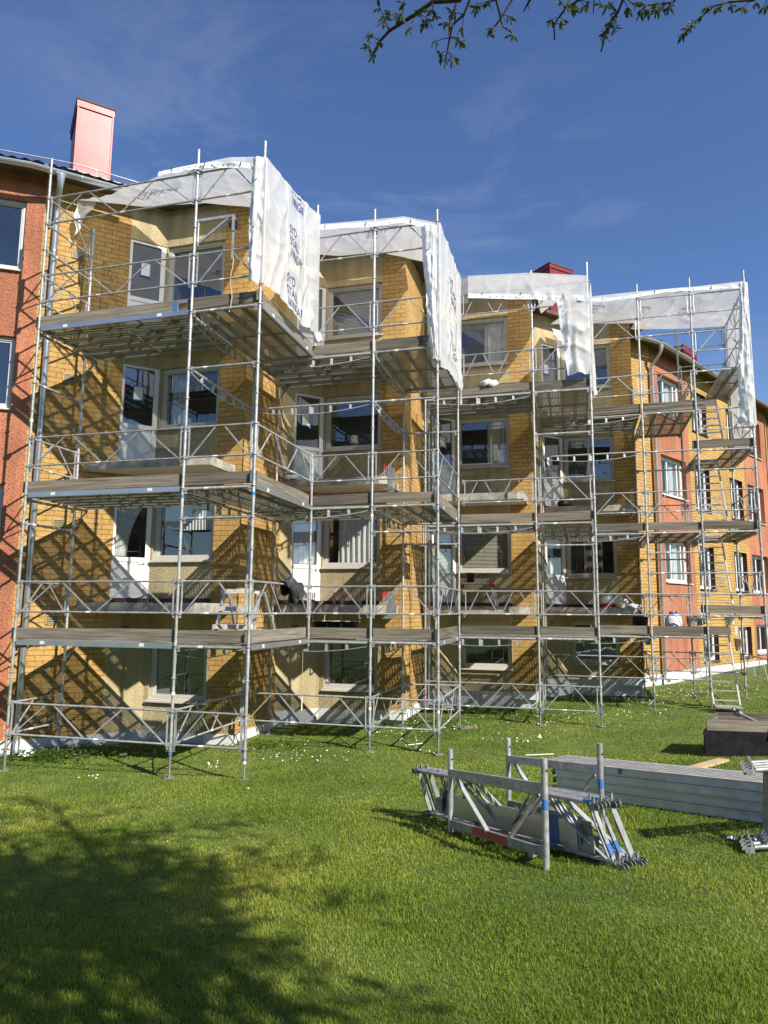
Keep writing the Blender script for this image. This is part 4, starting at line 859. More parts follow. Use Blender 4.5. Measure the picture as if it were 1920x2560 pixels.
for fr_, t0, t1, lab in ((frames['A', 3], .06, .45, 'white curtain with big brown dots behind the lowest balcony door of the fourth bay'), (frames['B', 3], .5, 1.0, 'white curtain with big brown dots in the lowest window of the fourth bay')):
    o = drape(fr_, t0, t1, *fz[0], .2, M['curtain'], label=lab, pleat=.3, amp=.02); P, off, n, e = fr_; b = MB()
    for i in range(4):
        for j in range(2 if t1 - t0 > .4 else 1):
            c = P(off + t0 + .13 + .26 * j + .03 * (i % 2), fz[0][0] + .12 + .33 * i, .17); nn = Vector((n.x, n.y, 0)); b.tube(c - nn * .002, c + nn * .002, .095, 20)
    b.build('dots', M['brown_reveal'], o)
drape(frames['B', 3], .1, .5, *fz[0], .3, M['curtain_dark'], label='dark net curtain left of the dotted one in the fourth bay', pleat=.1)
def lampshade(fr_, t, z, d, label):
    P, off, n, e = fr_; o = thing('pendant_lamp', label, 'lamp'); c = P(off + t, z, d)
    MB().lathe(c, [(.085, .1), (.11, -.1)], 20).build('lamp_shade', M['shade'], o); b = MB(); b.tube(c + Vector((0, 0, .02)), c + Vector((0, 0, .9)), .004, 6); b.build('cord', M['black_plastic'], o)
lampshade(frames['B', 0], .45, fz[1][0] + .12, .4, 'pale pendant lamp seen low in the middle window of the leftmost bay'); lampshade(frames['B', 1], .62, fz[1][0] + .24, .4, 'cream pendant lamp hanging in the middle window of the second bay')
def pot_plant(fr_, t, z, d, label, seed):
    P, off, n, e = fr_; o = thing('pot_plant', label, 'plant'); rr = random.Random(seed); c = P(off + t, z, d)
    MB().lathe(c, [(0, 0), (.06, 0), (.08, .12), (.07, .12)], 14).build('pot', M['brown_reveal'], o); b = MB()
    for k in range(38):
        a = rr.uniform(0, 6.28); r = rr.uniform(.05, .22); tip = c + Vector((math.cos(a) * r, math.sin(a) * r, .12 + rr.uniform(.05, .4))); sd_ = Vector((-math.sin(a), math.cos(a), 0)) * .022; m_ = (c + Vector((0, 0, .12))).lerp(tip, .55) + Vector((0, 0, .06))
        b.add([c + Vector((0, 0, .12)), m_ + sd_, tip, m_ - sd_], [(0, 1, 2, 3)])
    b.build('leaves', M['leaf'], o)
pot_plant(frames['B', 0], .62, fz[0][0] - .06, .28, 'green pot plant on the window sill behind the lace curtain of the leftmost bay', 1); pot_plant(frames['B', 0], 1.1, fz[1][0] - .06, .3, 'spiky pot plant in the middle window of the leftmost bay', 2)
# notices taped on the glass
def notice(fr_, t, z, label, d=.04):
    P, off, n, e = fr_; o = thing('paper_notice', label, 'notice', 'paper notices taped on the balcony glass'); ee = (e.x, e.y, 0); nn = (n.x, n.y, 0)
    b = MB(); b.box(P(off + t, z, d), (ee, nn, (0, 0, 1)), (.095, .001, .14)); b.build('sheet', M['paper'], o)
    b = MB()
    for dx, dz, w, h in ((-.1, -.01, .012, .16), (.1, -.03, .012, .17), (0, -.15, .1, .012), (0, .145, .11, .008)): b.box(P(off + t + dx, z + dz, d - .002), (ee, nn, (0, 0, 1)), (w, .001, h))
    b.build('tape', M['blue_mark'], o)
for fr_, t, z, lab in ((frames['A', 0], .34, 7.15, 'white notice with blue tape on the top balcony door of the leftmost bay'), (frames['A', 0], .34, 4.42, 'white notice with blue tape on the middle balcony door of the leftmost bay'), (frames['A', 1], .30, 4.40, 'white notice with blue tape on the middle balcony door of the second bay'),
                       (frames['A', 2], .36, 4.36, 'white notice with blue tape on the middle balcony door of the third bay'), (frames['A', 3], .2, 7.0, 'white notice with blue tape on the top balcony door of the fourth bay'), (frames['A', 3], .24, 4.25, 'white notice with blue tape on the middle balcony door of the fourth bay')): notice(fr_, t, z, lab)
for i, (s0, a, c) in enumerate([(.55, 3.75, 5.08), (.55, .93, 2.3), (.55, 6.45, 7.85)]):
    Pq = (lambda t, z, d, s0=s0: planeR(s0 + t, -d, z))
    lv = ('second', 'first', 'top')[i]
    drape((Pq, 0, nR, eR), .08, .7, a + .08, c - .08, .3, M['curtain'], label='white curtain at the left in the %s floor window of the far orange wall' % lv, pleat=.14, amp=.03)
    drape((Pq, 0, nR, eR), 1.2, 1.8, a + .08, c - .08, .3, M['curtain'], label='white curtain at the right in the %s floor window of the far orange wall' % lv, pleat=.14, amp=.03)
# ------------------------------------------------------------------ things left on the decks and slabs
def frame3(q, dirv=None):
    d = dirv or BD; a = W2(d, 0) - W2((0, 0), 0); return a, Vector((0, 0, 1)).cross(a)
ZD = Z1 + .055
st = thing('step_ladder', 'paint-spattered aluminium step ladder standing on the lowest deck before the brick pier', 'step ladder')
a, bk = frame3(g2); o0 = W2(g2 + .50 * BD + .35 * DD, ZD)
wst = .64
for k, (z, y) in enumerate(((.24, .0), (.52, .10), (.80, .20))):
    b = MB(); b.box(o0 + a * (wst / 2) + bk * y + Vector((0, 0, z)), (a, bk, (0, 0, 1)), (wst / 2 - .01 * k, .115, .035)); b.build('tread', M['dusty'], st)
for s in (0, wst):
    b = MB(); b.bar(o0 + a * s + bk * -.06, o0 + a * s * (1 if s == 0 else .985) + bk * .26 + Vector((0, 0, .80)), .07, .03, (a.x, a.y, 0)); b.build('stringer', M['alu'], st)
    b = MB(); b.bar(o0 + a * (s + (.05 if s else -.05)) + bk * .85, o0 + a * s + bk * .40 + Vector((0, 0, .79)), .05, .03, (a.x, a.y, 0)); b.build('rear_leg', M['alu'], st)
b = MB(); b.bar(o0 + bk * .74 + Vector((0, 0, .2)), o0 + a * wst + bk * .74 + Vector((0, 0, .2)), .03, .03); b.build('brace', M['alu'], st)
# jacket over the guardrail at the step in the scaffold
jt = thing('jacket', 'dark grey work jacket thrown over the guardrail beside the brick corner', 'jacket')
j0 = g3 + 1.30 * DD; zr = Z1 + 1.0
def jk(s, t):
    x = (s - .5) * .56; u_ = (t - .4) * 1.0                       # u_ along the cloth, 0 on the rail
    ang = max(-1, min(1, u_ / .12)); out = .06 * math.sin(ang * math.pi / 2) + (.10 * abs(u_) * (1 if u_ > 0 else -1))
    z = zr + .03 + .05 * math.exp(-((s - .3) / .25) ** 2) - max(0, abs(u_) - .04) * (.78 - .35 * s + .1 * math.sin(s * 11)) + .06 * wr(s * 2.5, t * 2.5, 3)
    p = j0 + DD * (x * (1 - .25 * abs(u_)) + .22 + .09 * wr(s * 2, t * 2, 5) + .12 * u_) + BD * (out + .07 * wr(s * 3.5, t * 3.5, 7) + .04 * math.sin(s * 8 + t * 4)); return W2(p, z)
b = MB(); b.grid(jk, 36, 44); b.build('body', M['jacket'], jt)
def tube_sleeve(pts, r): b = MB(); b.path(pts, r, 12); return b
pts = [W2(j0 + DD * (.05 + .035 * k) + BD * (.12 + .02 * math.sin(k * 1.4)), zr - .03 - .055 * k) for k in range(6)]; tube_sleeve(pts, [.05, .075, .07, .075, .06, .05]).build('sleeve', M['jacket'], jt)
pts = [W2(j0 + DD * (.52 - .03 * k) + BD * (.08 + .012 * k), zr + .02 - .06 * k) for k in range(6)]; tube_sleeve(pts, [.06, .08, .07, .075, .06, .045]).build('sleeve', M['jacket'], jt)
def bucket(name, lab, p, r=.15, h=.31, brush=False, group=None):
    o = thing(name, lab, 'bucket', group); p = Vector(p)
    MB().lathe(p, [(0, 0), (r * .78, 0), (r, h), (r + .012, h), (r + .012, h - .02), (r - .012, h - .02), (r * .74, .02), (0, .02)], 24).build('body', M['black_plastic'], o)
    MB().lathe(p, [(r - .004, h + .001), (r + .014, h + .001), (r + .014, h - .012)], 24).build('dusty_rim', M['concrete'], o)
    b = MB(); b.path([p + Vector((r * math.cos(t), -.04 - .02 * math.sin(t), h - .03 - .10 * math.sin(t))) for t in np.linspace(0, math.pi, 9)], .004, 6); b.build('handle', M['steel_dull'], o)
    return o
bucket('bucket', 'black mortar bucket with a brush handle sticking out, leftmost of the three on the deck', W2(g5b + .18 * BD + .25 * DD, ZD), group='buckets on the lowest deck')
bucket('bucket', 'black mortar bucket in the middle of the three behind the toe board', W2(g5b + .46 * BD + .27 * DD, ZD), .14, group='buckets on the lowest deck')
bucket('bucket', 'widest black mortar bucket, rightmost of the three behind the toe board', W2(g5b + .78 * BD + .25 * DD, ZD), .17, group='buckets on the lowest deck')
br = thing('brush', 'brush with a pale wooden handle standing in the leftmost black bucket', 'brush'); p = W2(g5b + .24 * BD + .25 * DD, ZD + .1); b = MB(); b.bar(p, p + Vector((.03, 0, .32)), .03, .014); b.build('handle', M['wood_pale'], br); b = MB(); b.bar(p - Vector((0, 0, .07)), p, .06, .02); b.build('bristles', M['rope'], br)
# trestle with a bucket on the third balcony
P, off, n, e = frames['B', 2]; tr = thing('work_trestle', 'folding aluminium trestle with red corner joints on the lowest balcony of the third bay', 'trestle'); zs = FL[0][0] - .07
def tp(t, d, z): return P(t, zs + z, -d)
for s in (.18, .95):
    for d in (.22, .62):
        b = MB(); b.bar(tp(s + (-.10 if s < .5 else .12), d + (-.03 if d < .4 else .05), 0), tp(s, d, .52), .045, .025, (n.x, n.y, 0)); b.build('leg', M['alu'], tr)
        b = MB(); b.bar(tp(s - .02, d, .46), tp(s + .02, d, .57), .09, .05, (n.x, n.y, 0)); b.build('joint', M['red_plastic'], tr)
b = MB(); b.bar(tp(.12, .42, .56), tp(1.0, .42, .56), .42, .03); b.build('platform', M['alu'], tr)
bucket('bucket', 'small black bucket standing on the trestle below the blinds', tp(.42, .42, .575), .11, .25)
def sack(name, lab, p, w, h, m, cat='bag', band=None, seed=0, flat=1):
    o = thing(name, lab, cat); p = Vector(p)
    def fn(s, t):
        a = s * 2 * math.pi; r = w * (.55 + .45 * math.sin(math.pi * min(1, t * .9 + .08)) ** .6) * (1 - .45 * max(0, t - .75) / .25) if t < 1 else w * .08
        r *= 1 + .22 * wr(math.cos(a) * 1.5, math.sin(a) * 1.5 + t * 3, seed) ; return p + Vector((r * math.cos(a), r * math.sin(a) * flat, h * t + .03 * wr(a, t * 2, seed)))
    b = MB(); b.grid(fn, 26, 18); b.build('body', m, o)
    if band: b = MB(); b.grid(lambda s, t: (lambda q: p + (q - p) * 1.02 + Vector((0, 0, .002)))(fn(s, band[0] + (band[1] - band[0]) * t)), 26, 4); b.build('print', band[2], o)
    return o
sack('bag', 'crumpled white bag with blue print lying on the balcony edge of the second bay', W(PER - .98, .42, FL[1][0] - .07), .17, .20, M['bag'], band=(.4, .6, M['bag_blue']), seed=3, flat=.8)
sack('plastic_bag', 'clear crumpled plastic bag on the top deck planks of the third bay', W2(g9 - 1.0 * BD + .06 * DD, Z3 + .22), .2, .16, M['bag'], seed=5, flat=.5)
u0 = 3 * PER; P4 = frames['B', 3][0]; zs4 = FL[0][0] - .07
sack('mortar_bag', 'grey and red paper sack standing on the lowest balcony of the fourth bay', P4(1.05, zs4, -.75), .16, .36, M['bag'], band=(.02, .3, M['red_plastic']), seed=7)
sack('mortar_bag', 'folded open sack beside the red one on the lowest balcony of the fourth bay', P4(1.42, zs4, -.72), .17, .26, M['shade'], seed=8)
sack('sand_heap', 'low pale heap of sand at the end of the lowest balcony in the fourth bay', P4(1.66, zs4 - .02, -.5), .26, .12, M['bag'], cat='sand', seed=9)
sack('tool_bag', 'black tool bag on the middle balcony of the fourth bay by the door', W(u0 - .45, .45, FL[1][0] - .07), .2, .24, M['black_plastic'], seed=10, flat=.7)
sack('rubble_bag', 'white woven bag with a blue top on the lowest deck by the orange wall', W2(g11 + .55 * BD + .35 * DD, ZD), .2, .52, M['bag'], band=(.86, .99, M['bag_blue']), seed=12)
o = bucket('tub', 'large black tub on the lowest deck beside the white woven bag', W2(g11 - .22 * BD + .35 * DD, ZD), .2, .42)
def clamp(p, dirx, lab):
    o = thing('screw_clamp', lab, 'clamp', 'red screw clamps along the balcony edge'); p = Vector(p); d = Vector((dirx.x, dirx.y, 0)).normalized()
    b = MB(); b.bar(p + Vector((0, 0, -.26)), p + Vector((0, 0, .28)), .012, .028, d); b.bar(p + Vector((0, 0, -.25)), p + Vector((0, 0, -.25)) - d * .11, .02, .02); b.bar(p + Vector((0, 0, .12)), p + Vector((0, 0, .12)) - d * .11, .02, .025); b.build('bar', M['steel_dull'], o)
    b = MB(); b.tube(p - d * .1 + Vector((0, 0, .0)), p - d * .1 + Vector((0, 0, .2)), .009, 8); b.build('screw', M['steel'], o)
    b = MB(); b.tube(p - d * .1 + Vector((0, 0, .17)), p - d * .1 + Vector((0, 0, .28)), .013, 10); b.build('grip', M['red_plastic'], o)
C2v = Vector((PER, 0)); q0 = C2v + Vector((-1.20, .20)); q1 = C2v + 1.80 * BD + 1.0 * MDD; ov = W2(MDD, 0) - W2((0, 0), 0); ob = W2(BD, 0) - W2((0, 0), 0)
for k, f in enumerate((.18, .36, .55, .62, .78)):
    clamp(W2(q0.lerp(q1, f) + .03 * MDD, FL[0][0] - .1), ov, 'red screw clamp on the front edge of the lowest balcony slab in the second bay')
for k in range(8): clamp(W2(q1 + .03 * BD + DD * (.08 + .085 * k), FL[0][0] - .1 + .02 * (k % 3)), ob, 'red screw clamp in the row at the pier end of the lowest second-bay balcony')
for k in range(4): clamp(W2(q1 + .03 * BD + DD * (.10 + .16 * k), FL[1][0] - .1 + .02 * (k % 2)), ob, 'red screw clamp at the pier end of the middle second-bay balcony')
cd_ = thing('hanging_cord', 'thin cord with a small weight hanging under the lowest deck of the second bay', 'cord'); p = W2(g5b - .06 * BD, 0); b = MB(); b.tube(p + Vector((0, 0, Z1 - .15)), p + Vector((0, 0, Z1 - 1.0)), .005, 6); b.build('cord', M['rope'], cd_); b = MB(); b.tube(p + Vector((0, 0, Z1 - 1.0)), p + Vector((0, 0, Z1 - 1.28)), .013, 8); b.build('weight', M['shade'], cd_)
# sign at the right edge
sg = thing('warning_sign', 'white sign with a red ring fixed at the far right end of the scaffold', 'sign'); a, bk = frame3(g14); p = W2(g14 + .08 * BD, 0); sx = Vector((a.x, a.y, 0))
b = MB(); b.box(p + sx * .12 + Vector((0, 0, -.82)), (sx, bk, (0, 0, 1)), (.19, .003, .22)); b.build('board', M['paper'], sg)
b = MB(); c = p + sx * .12 + Vector((0, 0, -.72)) - bk * .006
for k in range(20): t0, t1 = 2 * math.pi * k / 20, 2 * math.pi * (k + 1) / 20; b.bar(c + sx * .08 * math.cos(t0) + Vector((0, 0, .08 * math.sin(t0))), c + sx * .08 * math.cos(t1) + Vector((0, 0, .08 * math.sin(t1))), .004, .018)
b.build('red_ring', M['red_mark'], sg)
# ------------------------------------------------------------------ stacked scaffold parts on the lawn
def G(x, y, h=0): return Vector((x, y, gz(x, y) + h))
rk = thing('storage_rack', 'galvanised lattice rack with four tube posts standing on the lawn', 'rack')
fl, frp, bl, brp = (Vector(q) for q in ((.66, 7.06), (1.285, 5.80), (1.37, 7.93), (1.99, 6.67)))
for p0, p1 in ((fl, frp), (bl, brp)):
    d = (p1 - p0).normalized()
    for q, hh in ((p0, .78), (p1, .83)):
        o = MB().tube(G(*q, -.03), G(*q, hh), .0265, 12).build('post', M['steel'], rk)
        if q in (frp, brp): t = MB(); t.tube(G(*q, .44), G(*q, .52), .0272, 12, cap=False); t.build('blue_band', M['blue_mark'], o)
        h_ = MB(); s_ = Vector((.55, -.83, 0)); c_ = G(*q, hh - .09); h_.tube(c_ - s_ * .0275, c_ + s_ * .0275, .011, 10); h_.build('pin_hole', M['black_plastic'], o)
    hh0, hh1 = .56, .60
    MB().bar(G(*(p0 + d * .02), hh0), G(*(p1 - d * .02), hh1), .035, .075).build('top_rail', M['steel'], rk)
    MB().bar(G(*(p0 + d * .02), .10), G(*(p1 - d * .02), .12), .035, .07).build('bottom_rail', M['steel_dull'], rk)
    for s0, s1 in ((.06, .44), (.94, .66)):
        a, c = p0.lerp(p1, s0), p0.lerp(p1, s1); MB().bar(G(*a, .54), G(*c, .13), .02, .04, (d.y, -d.x, 0)).build('brace', M['steel'], rk)
for s in (.12, .86): a, c = fl.lerp(frp, s), bl.lerp(brp, s); MB().bar(G(*a, .07), G(*c, .07), .05, .05).build('cross_bar', M['steel_dull'], rk)
t = MB(); a, c = fl.lerp(frp, .28), fl.lerp(frp, .66); d = (frp - fl).normalized(); t.bar(G(*a, .107), G(*c, .112), .038, .06); t.build('red_marking', M['red_mark'], rk)
def loose_guardrail(p0, p1, lean, lab, nm='guardrail_frame', grp='guardrail frames lying in the rack', blue=0, red=0, h=.5, lift=.03, m='steel', inset=.0):
    """lattice frame, lower chord p0->p1 (xy), top leaning by lean sideways"""
    o = thing(nm, lab, 'guardrail', grp); p0, p1 = Vector(p0), Vector(p1); d = (p1 - p0).normalized(); s = Vector((d.y, -d.x)); ln = (p1 - p0).length
    def Q(t, z): q = p0 + d * (ln * t) + s * lean * z / h; base = p0.lerp(p1, t); return Vector((q.x, q.y, gz(base.x, base.y) + lift + z))
    b = MB(); b.tube(Q(0, 0), Q(1, 0), .019, 10); b.build('chord', M[m], o)
    b = MB(); b.tube(Q(.02, h), Q(.975, h), .019, 10); b.build('chord', M[m], o)
    for t0, t1 in ((.02 + inset, .0 + inset), (.975, 1.0)):
        w_ = MB(); w_.bar(Q(t0, h - .01), Q(t1 * .985 + .005, .02), .016, .036, (s.x, s.y, 0)); v = w_.build('end_bar', M[m], o)
        if t0 > .5 and blue: x = MB(); x.bar(Q(.978, h * .62), Q(.99, h * .12), .018, .038, (s.x, s.y, 0)); x.build('paint', M['blue_mark'], v)
        if t0 > .5 and red: x = MB(); x.bar(Q(.978, h * .7), Q(.985, h * .3), .018, .038, (s.x, s.y, 0)); x.build('paint', M['red_mark'], v)
    for z in (0, h):
        for t, k in ((0 if z == 0 else .02, -1), (1 if z == 0 else .975, 1)):
            c = Q(t, z); D = Vector((d.x, d.y, 0)); S = Vector((s.x, s.y, 0)); x = MB()
            for sg_ in (-1, 1): x.box(c + D * k * .045 + S * sg_ * .02 - Vector((0, 0, .015)), (D, S, (0, 0, 1)), (.035, .003, .026)); x.tube(c + D * k * .07 + S * sg_ * .017 - Vector((0, 0, .015)), c + D * k * .07 + S * sg_ * .023 - Vector((0, 0, .015)), .025, 10)
            x.box(c + D * k * .02 + Vector((0, 0, .025)), (D, S, (0, 0, 1)), (.008, .006, .028)); v = x.build('hook', M['steel_dull'], o)
            if z and blue: y = MB(); y.tube(c - D * k * .07, c - D * k * .0, .0197, 10, cap=True); y.build('blue_end', M['blue_mark'], v)
    n = 2
    for k in range(n):
        a0, a1 = .04 + .46 * k, .04 + .46 * (k + 1); mid = (a0 + a1) / 2
        for x0, z0, x1, z1 in ((a0, .01, mid - .03, h - .01), (mid + .03, h - .01, a1, .01)): x = MB(); x.bar(Q(x0, z0), Q(x1, z1), .014, .028, (s.x, s.y, 0)); x.build('diagonal', M[m], o)
    return o
e_ = Vector((.536, -.844)); sd_ = Vector((e_.y, -e_.x)) * -1; base = Vector((.52, 7.88))
for k, (off, l0, ln, lean, bl_, rd_) in enumerate(((0.0, .0, 2.50, .19, 1, 0), (.042, .35, 2.05, .195, 0, 0), (.084, -.03, 2.5, .20, 1, 0), (.126, .02, 2.50, .205, 0, 1), (.168, -.02, 2.50, .21, 0, 0))):
    p0 = base + sd_ * off + e_ * l0; p1 = p0 + e_ * ln - sd_ * (.05 - .02 * k)
    lab = ['nearest guardrail frame with a blue painted end, lying in the rack on the lawn', 'second guardrail frame from the front in the rack on the lawn', 'middle guardrail frame in the rack on the lawn, blue mark on its end', 'guardrail frame with a red painted end in the rack on the lawn', 'rearmost guardrail frame in the rack on the lawn'][k]
    loose_guardrail(p0, p1, lean, lab, blue=bl_, red=rd_, lift=.04, h=.46)
sp = thing('steel_plank', 'galvanised steel plank with hook plates standing on edge inside the rack', 'plank'); a = Vector((.64, 7.47)); c = a + e_ * 1.72
d = e_; s_ = Vector((.844, .536)); ss = Vector((s_.x, s_.y, 0)); b = MB(); b.bar(G(*(a + s_ * .06), .18), G(*(c + s_ * .06), .18), .05, .20); b.build('board', M['zinc'], sp)
b = MB(); b.bar(G(*(a.lerp(c, .80) + s_ * .0345), .20), G(*(a.lerp(c, .86) + s_ * .0345), .20), .004, .22); b.bar(G(*(a.lerp(c, .865) + s_ * .0345), .20), G(*(a.lerp(c, .885) + s_ * .0345), .20), .0045, .22); b.build('label_patch', M['bag_blue'], sp)
for q, k in ((a, -1), (c, 1)):
    b = MB(); D = Vector((e_.x, e_.y, 0)); p = G(*(q + s_ * .05), .2)
    b.box(p + D * k * .07, (D, ss, (0, 0, 1)), (.07, .006, .12)); b.box(p + D * k * .13 - Vector((0, 0, .04)), (D, ss, (0, 0, 1)), (.06, .03, .06)); b.tube(p + D * k * .06 - ss * .04 + Vector((0, 0, -.06)), p + D * k * .06 - ss * .04 + Vector((0, 0, .1)), .014, 8); b.build('hook_plate', M['steel_dull'], sp)
# pile of aluminium decks
tread = mat('tread_plate', (.60, .58, .53), .5, .35, .12, 4); n_, l_, bs = nodes(tread); tcn = n_['Texture Coordinate']; wv = n_.new('ShaderNodeTexWave'); wv.inputs['Scale'].default_value = 4.2; wv.inputs['Distortion'].default_value = 1.5; bpn = n_.new('ShaderNodeBump'); bpn.inputs['Strength'].default_value = 1; bpn.inputs['Distance'].default_value = .05
mpn = n_.new('ShaderNodeMapping'); mpn.inputs['Rotation'].default_value = (0, 0, R(-25)); l_(tcn.outputs['Object'], mpn.inputs[0]); l_(mpn.outputs[0], wv.inputs[0]); l_(wv.outputs[0], bpn.inputs['Height']); l_(bpn.outputs[0], bs.inputs['Normal'])
pe = Vector((.616, -.787)); psd = Vector((.787, .616)); pb0 = Vector((1.98, 9.06)); hz = .094
for k in range(4):
    lab = ['bottom aluminium deck of the pile on the lawn, half sunk in the grass', 'second aluminium deck from the bottom of the pile on the lawn', 'third aluminium deck of the pile, with a printed sticker', 'top aluminium deck of the pile with patterned walking surface'][k]
    o = thing('aluminium_deck', lab, 'deck', 'aluminium decks piled on the lawn'); q = pb0 + pe * (.22 if k < 3 else 0.0) + psd * (.012 * (k % 2)); ln = 2.75 if k < 3 else 3.0; z = .02 + k * hz
    pl_ = [q, q + pe * ln, q + pe * ln + psd * .46, q + psd * .46]; zz = [gz(p.x, p.y) for p in (pl_[0], pl_[1])]
    def PP(s, t, h): p = q + pe * (ln * s) + psd * (.46 * t); return Vector((p.x, p.y, zz[0] + (zz[1] - zz[0]) * s + z + h))
    for t in (.02, .98): b = MB(); b.bar(PP(0, t, .043), PP(1, t, .043), .03, .074); b.bar(PP(0, t - .033 * (1 if t < .5 else -1), .083), PP(1, t - .033 * (1 if t < .5 else -1), .083), .03, .012); b.bar(PP(0, t - .033 * (1 if t < .5 else -1), .008), PP(1, t - .033 * (1 if t < .5 else -1), .008), .03, .012); b.build('side_rail', M['alu_pale'], o)
    b = MB(); b.add([PP(0, .03, .09), PP(1, .03, .09), PP(1, .97, .09), PP(0, .97, .09), PP(0, .03, .078), PP(1, .03, .078), PP(1, .97, .078), PP(0, .97, .078)], [(0, 1, 2, 3), (7, 6, 5, 4), (0, 4, 5, 1), (2, 6, 7, 3), (1, 5, 6, 2), (3, 7, 4, 0)]); b.build('walking_surface', tread, o)
    for s, sgn in ((0, -1), (1, 1)):
        b = MB(); b.bar(PP(s, .04, .045), PP(s, .96, .045), .03, .08); b.build('end_cap', M['steel_dull'], o)
        for t in (.12, .88): b = MB(); c = PP(s, t, .06); D = Vector((pe.x, pe.y, 0)) * sgn; b.bar(c, c + D * .09, .05, .02); b.bar(c + D * .085 + Vector((0, 0, .01)), c + D * .085 - Vector((0, 0, .05)), .05, .018, (pe.x, pe.y, 0)); b.build('hook', M['steel_dull'], o)
    if k in (2, 3): b = MB(); s = .82 if k == 3 else .66; b.bar(PP(s, .02, .046) - Vector((*psd, 0)) * .0170, PP(s + .045, .02, .046) - Vector((*psd, 0)) * .0170, .003, .06); b.build('sticker', M['white_tape'], o)
    if k == 3: b = MB(); b.bar(PP(.36, .02, .05) - Vector((*psd, 0)) * .0170, PP(.375, .02, .05) - Vector((*psd, 0)) * .0170, .003, .05); b.build('blue_patch', M['blue_mark'], o)
# board on the grass
o = MB(); a, c = Vector((4.12, 10.1)), Vector((5.2, 11.12)); o.bar(G(*a, .03), G(*c, .03), .16, .035); tag(o.build('loose_board', M['wood_pale']), 'pale sawn board lying on the grass behind the pile of decks', 'board')
# crate with a tube
cr = thing('crate', 'black plywood crate with a grey timber rim at the right edge of the lawn', 'crate'); c0 = Vector((5.2, 11.75)); cx = Vector((.985, -.17)); cy = Vector((.55, .83)).normalized()
def CP(s, t, h): p = c0 + cx * s + cy * t; return Vector((p.x, p.y, gz(c0.x, c0.y) - .02 + h))
CL, CW = 2.0, 1.05
for a, c, nm, m, h0, h1, th in (((0, 0), (CL, 0), 'front_panel', 'ply_black', -.1, .43, .022), ((0, CW), (CL, CW), 'back_panel', 'ply_black', -.1, .43, .022), ((0, .0), (0, CW), 'end_panel', 'ply_black', -.1, .43, .022), ((CL, 0), (CL, CW), 'end_panel', 'ply_black', -.1, .43, .022),
                                ((.04, .03), (CL, .03), 'rim_board', 'wood_grey', .432, .60, .03), ((.04, CW - .03), (CL, CW - .03), 'rim_board', 'wood_grey', .432, .60, .03), ((.05, .05), (.05, CW - .05), 'rim_board', 'wood_grey', .432, .598, .03), ((CL - .05, .05), (CL - .05, CW - .05), 'rim_board', 'wood_grey', .432, .598, .03)):
    b = MB(); b.bar(CP(*a, (h0 + h1) / 2), CP(*c, (h0 + h1) / 2), th, h1 - h0); b.build(nm, M[m], cr)
for s in (.09,): b = MB(); b.tube(CP(s, -.015, .2), CP(s, -.0115, .2), .035, 16); b.build('hand_hole', M['black_plastic'], cr)
b = MB(); b.prism([tuple(CP(*q, 0)[:2]) for q in ((.02, .02), (CL - .02, .02), (CL - .02, CW - .02), (.02, CW - .02))], gz(*c0) + .1, gz(*c0) + .13); b.build('floor', M['ply_black'], cr)
o = thing('diagonal_brace_tube', 'galvanised tube with a swivel coupler sticking up out of the crate', 'tube'); a, c = CP(.42, .62, .66), CP(.9, .12, .52); b = MB(); b.tube(a, c + (c - a) * .5, .024, 12); b.build('tube', M['steel'], o); b = MB(); b.box(a, ((c - a), (0, 1, 0), (0, 0, 1)), (.04, .05, .06)); b.tube(a + Vector((-.06, 0, .05)), a + Vector((.08, 0, -.02)), .03, 8); b.build('coupler', M['steel_dull'], o)
# dark frames standing at the right edge
for k in range(4):
    p0 = Vector((3.02 + .025 * k, 6.02 + .07 * k)); p1 = p0 + Vector((.96, .16)).normalized() * 2.5
    loose_guardrail(p0, p1, .0, ['front', 'second', 'third', 'rear'][k] + ' frame in the bundle of upright guardrail frames at the right edge', grp='guardrail frames bundled at the right edge', h=.60, lift=.05 + .01 * k, m='steel_dull', inset=.055)
# ------------------------------------------------------------------ litter
def litter(name, lab, cat, p, m, r=.09, h=.06, seed=1):
    rr = random.Random(seed); b = MB(); c = G(*p, .02); ring = [c + Vector((math.cos(a) * r * rr.uniform(.6, 1.2), math.sin(a) * r * rr.uniform(.5, 1), rr.uniform(0, h * .4))) for a in np.linspace(0, 6.28, 9)[:-1]]; top = c + Vector((r * .2, 0, h))
    b.add(ring + [top, c], [(i, (i + 1) % 8, 8) for i in range(8)] + [((i + 1) % 8, i, 9) for i in range(8)]); tag(b.build(name, m), lab, cat)
litter('paper_scrap', 'crumpled white paper in the weeds by the left downpipe', 'litter', (-6.35, 13.1), M['paper'], .15, .12, 2)
litter('paper_scrap', 'small white scrap in the shade under the pile of decks', 'litter', (3.05, 6.45), M['bag'], .06, .03, 4)
litter('paper_cup', 'tiny white cup lying on the lawn in front of the third bay', 'litter', (3.0, 13.9), M['paper'], .04, .09, 6)
o = MB(); c = G(-4.62, 12.85, .05); o.tube(c, c + Vector((.12, .05, .01)), .036, 14); tag(o.build('can', M['green_glass']), 'dark green can lying in the grass under the leftmost bay', 'can')
for (x, y, a, ln, lab) in ((2.4, 12.2, .1, .5, 'thin white offcut on the lawn in front of the middle bays'), (.35, 13.3, .4, .45, 'curled white strap end on the lawn under the second bay')):
    b = MB(); b.path([G(x + ln * math.cos(a) * t + .02 * math.sin(t * 5), y + ln * math.sin(a) * t, .05) for t in np.linspace(0, 1, 6)], .008, 6); tag(b.build('strap', M['paper']), lab, 'strap')
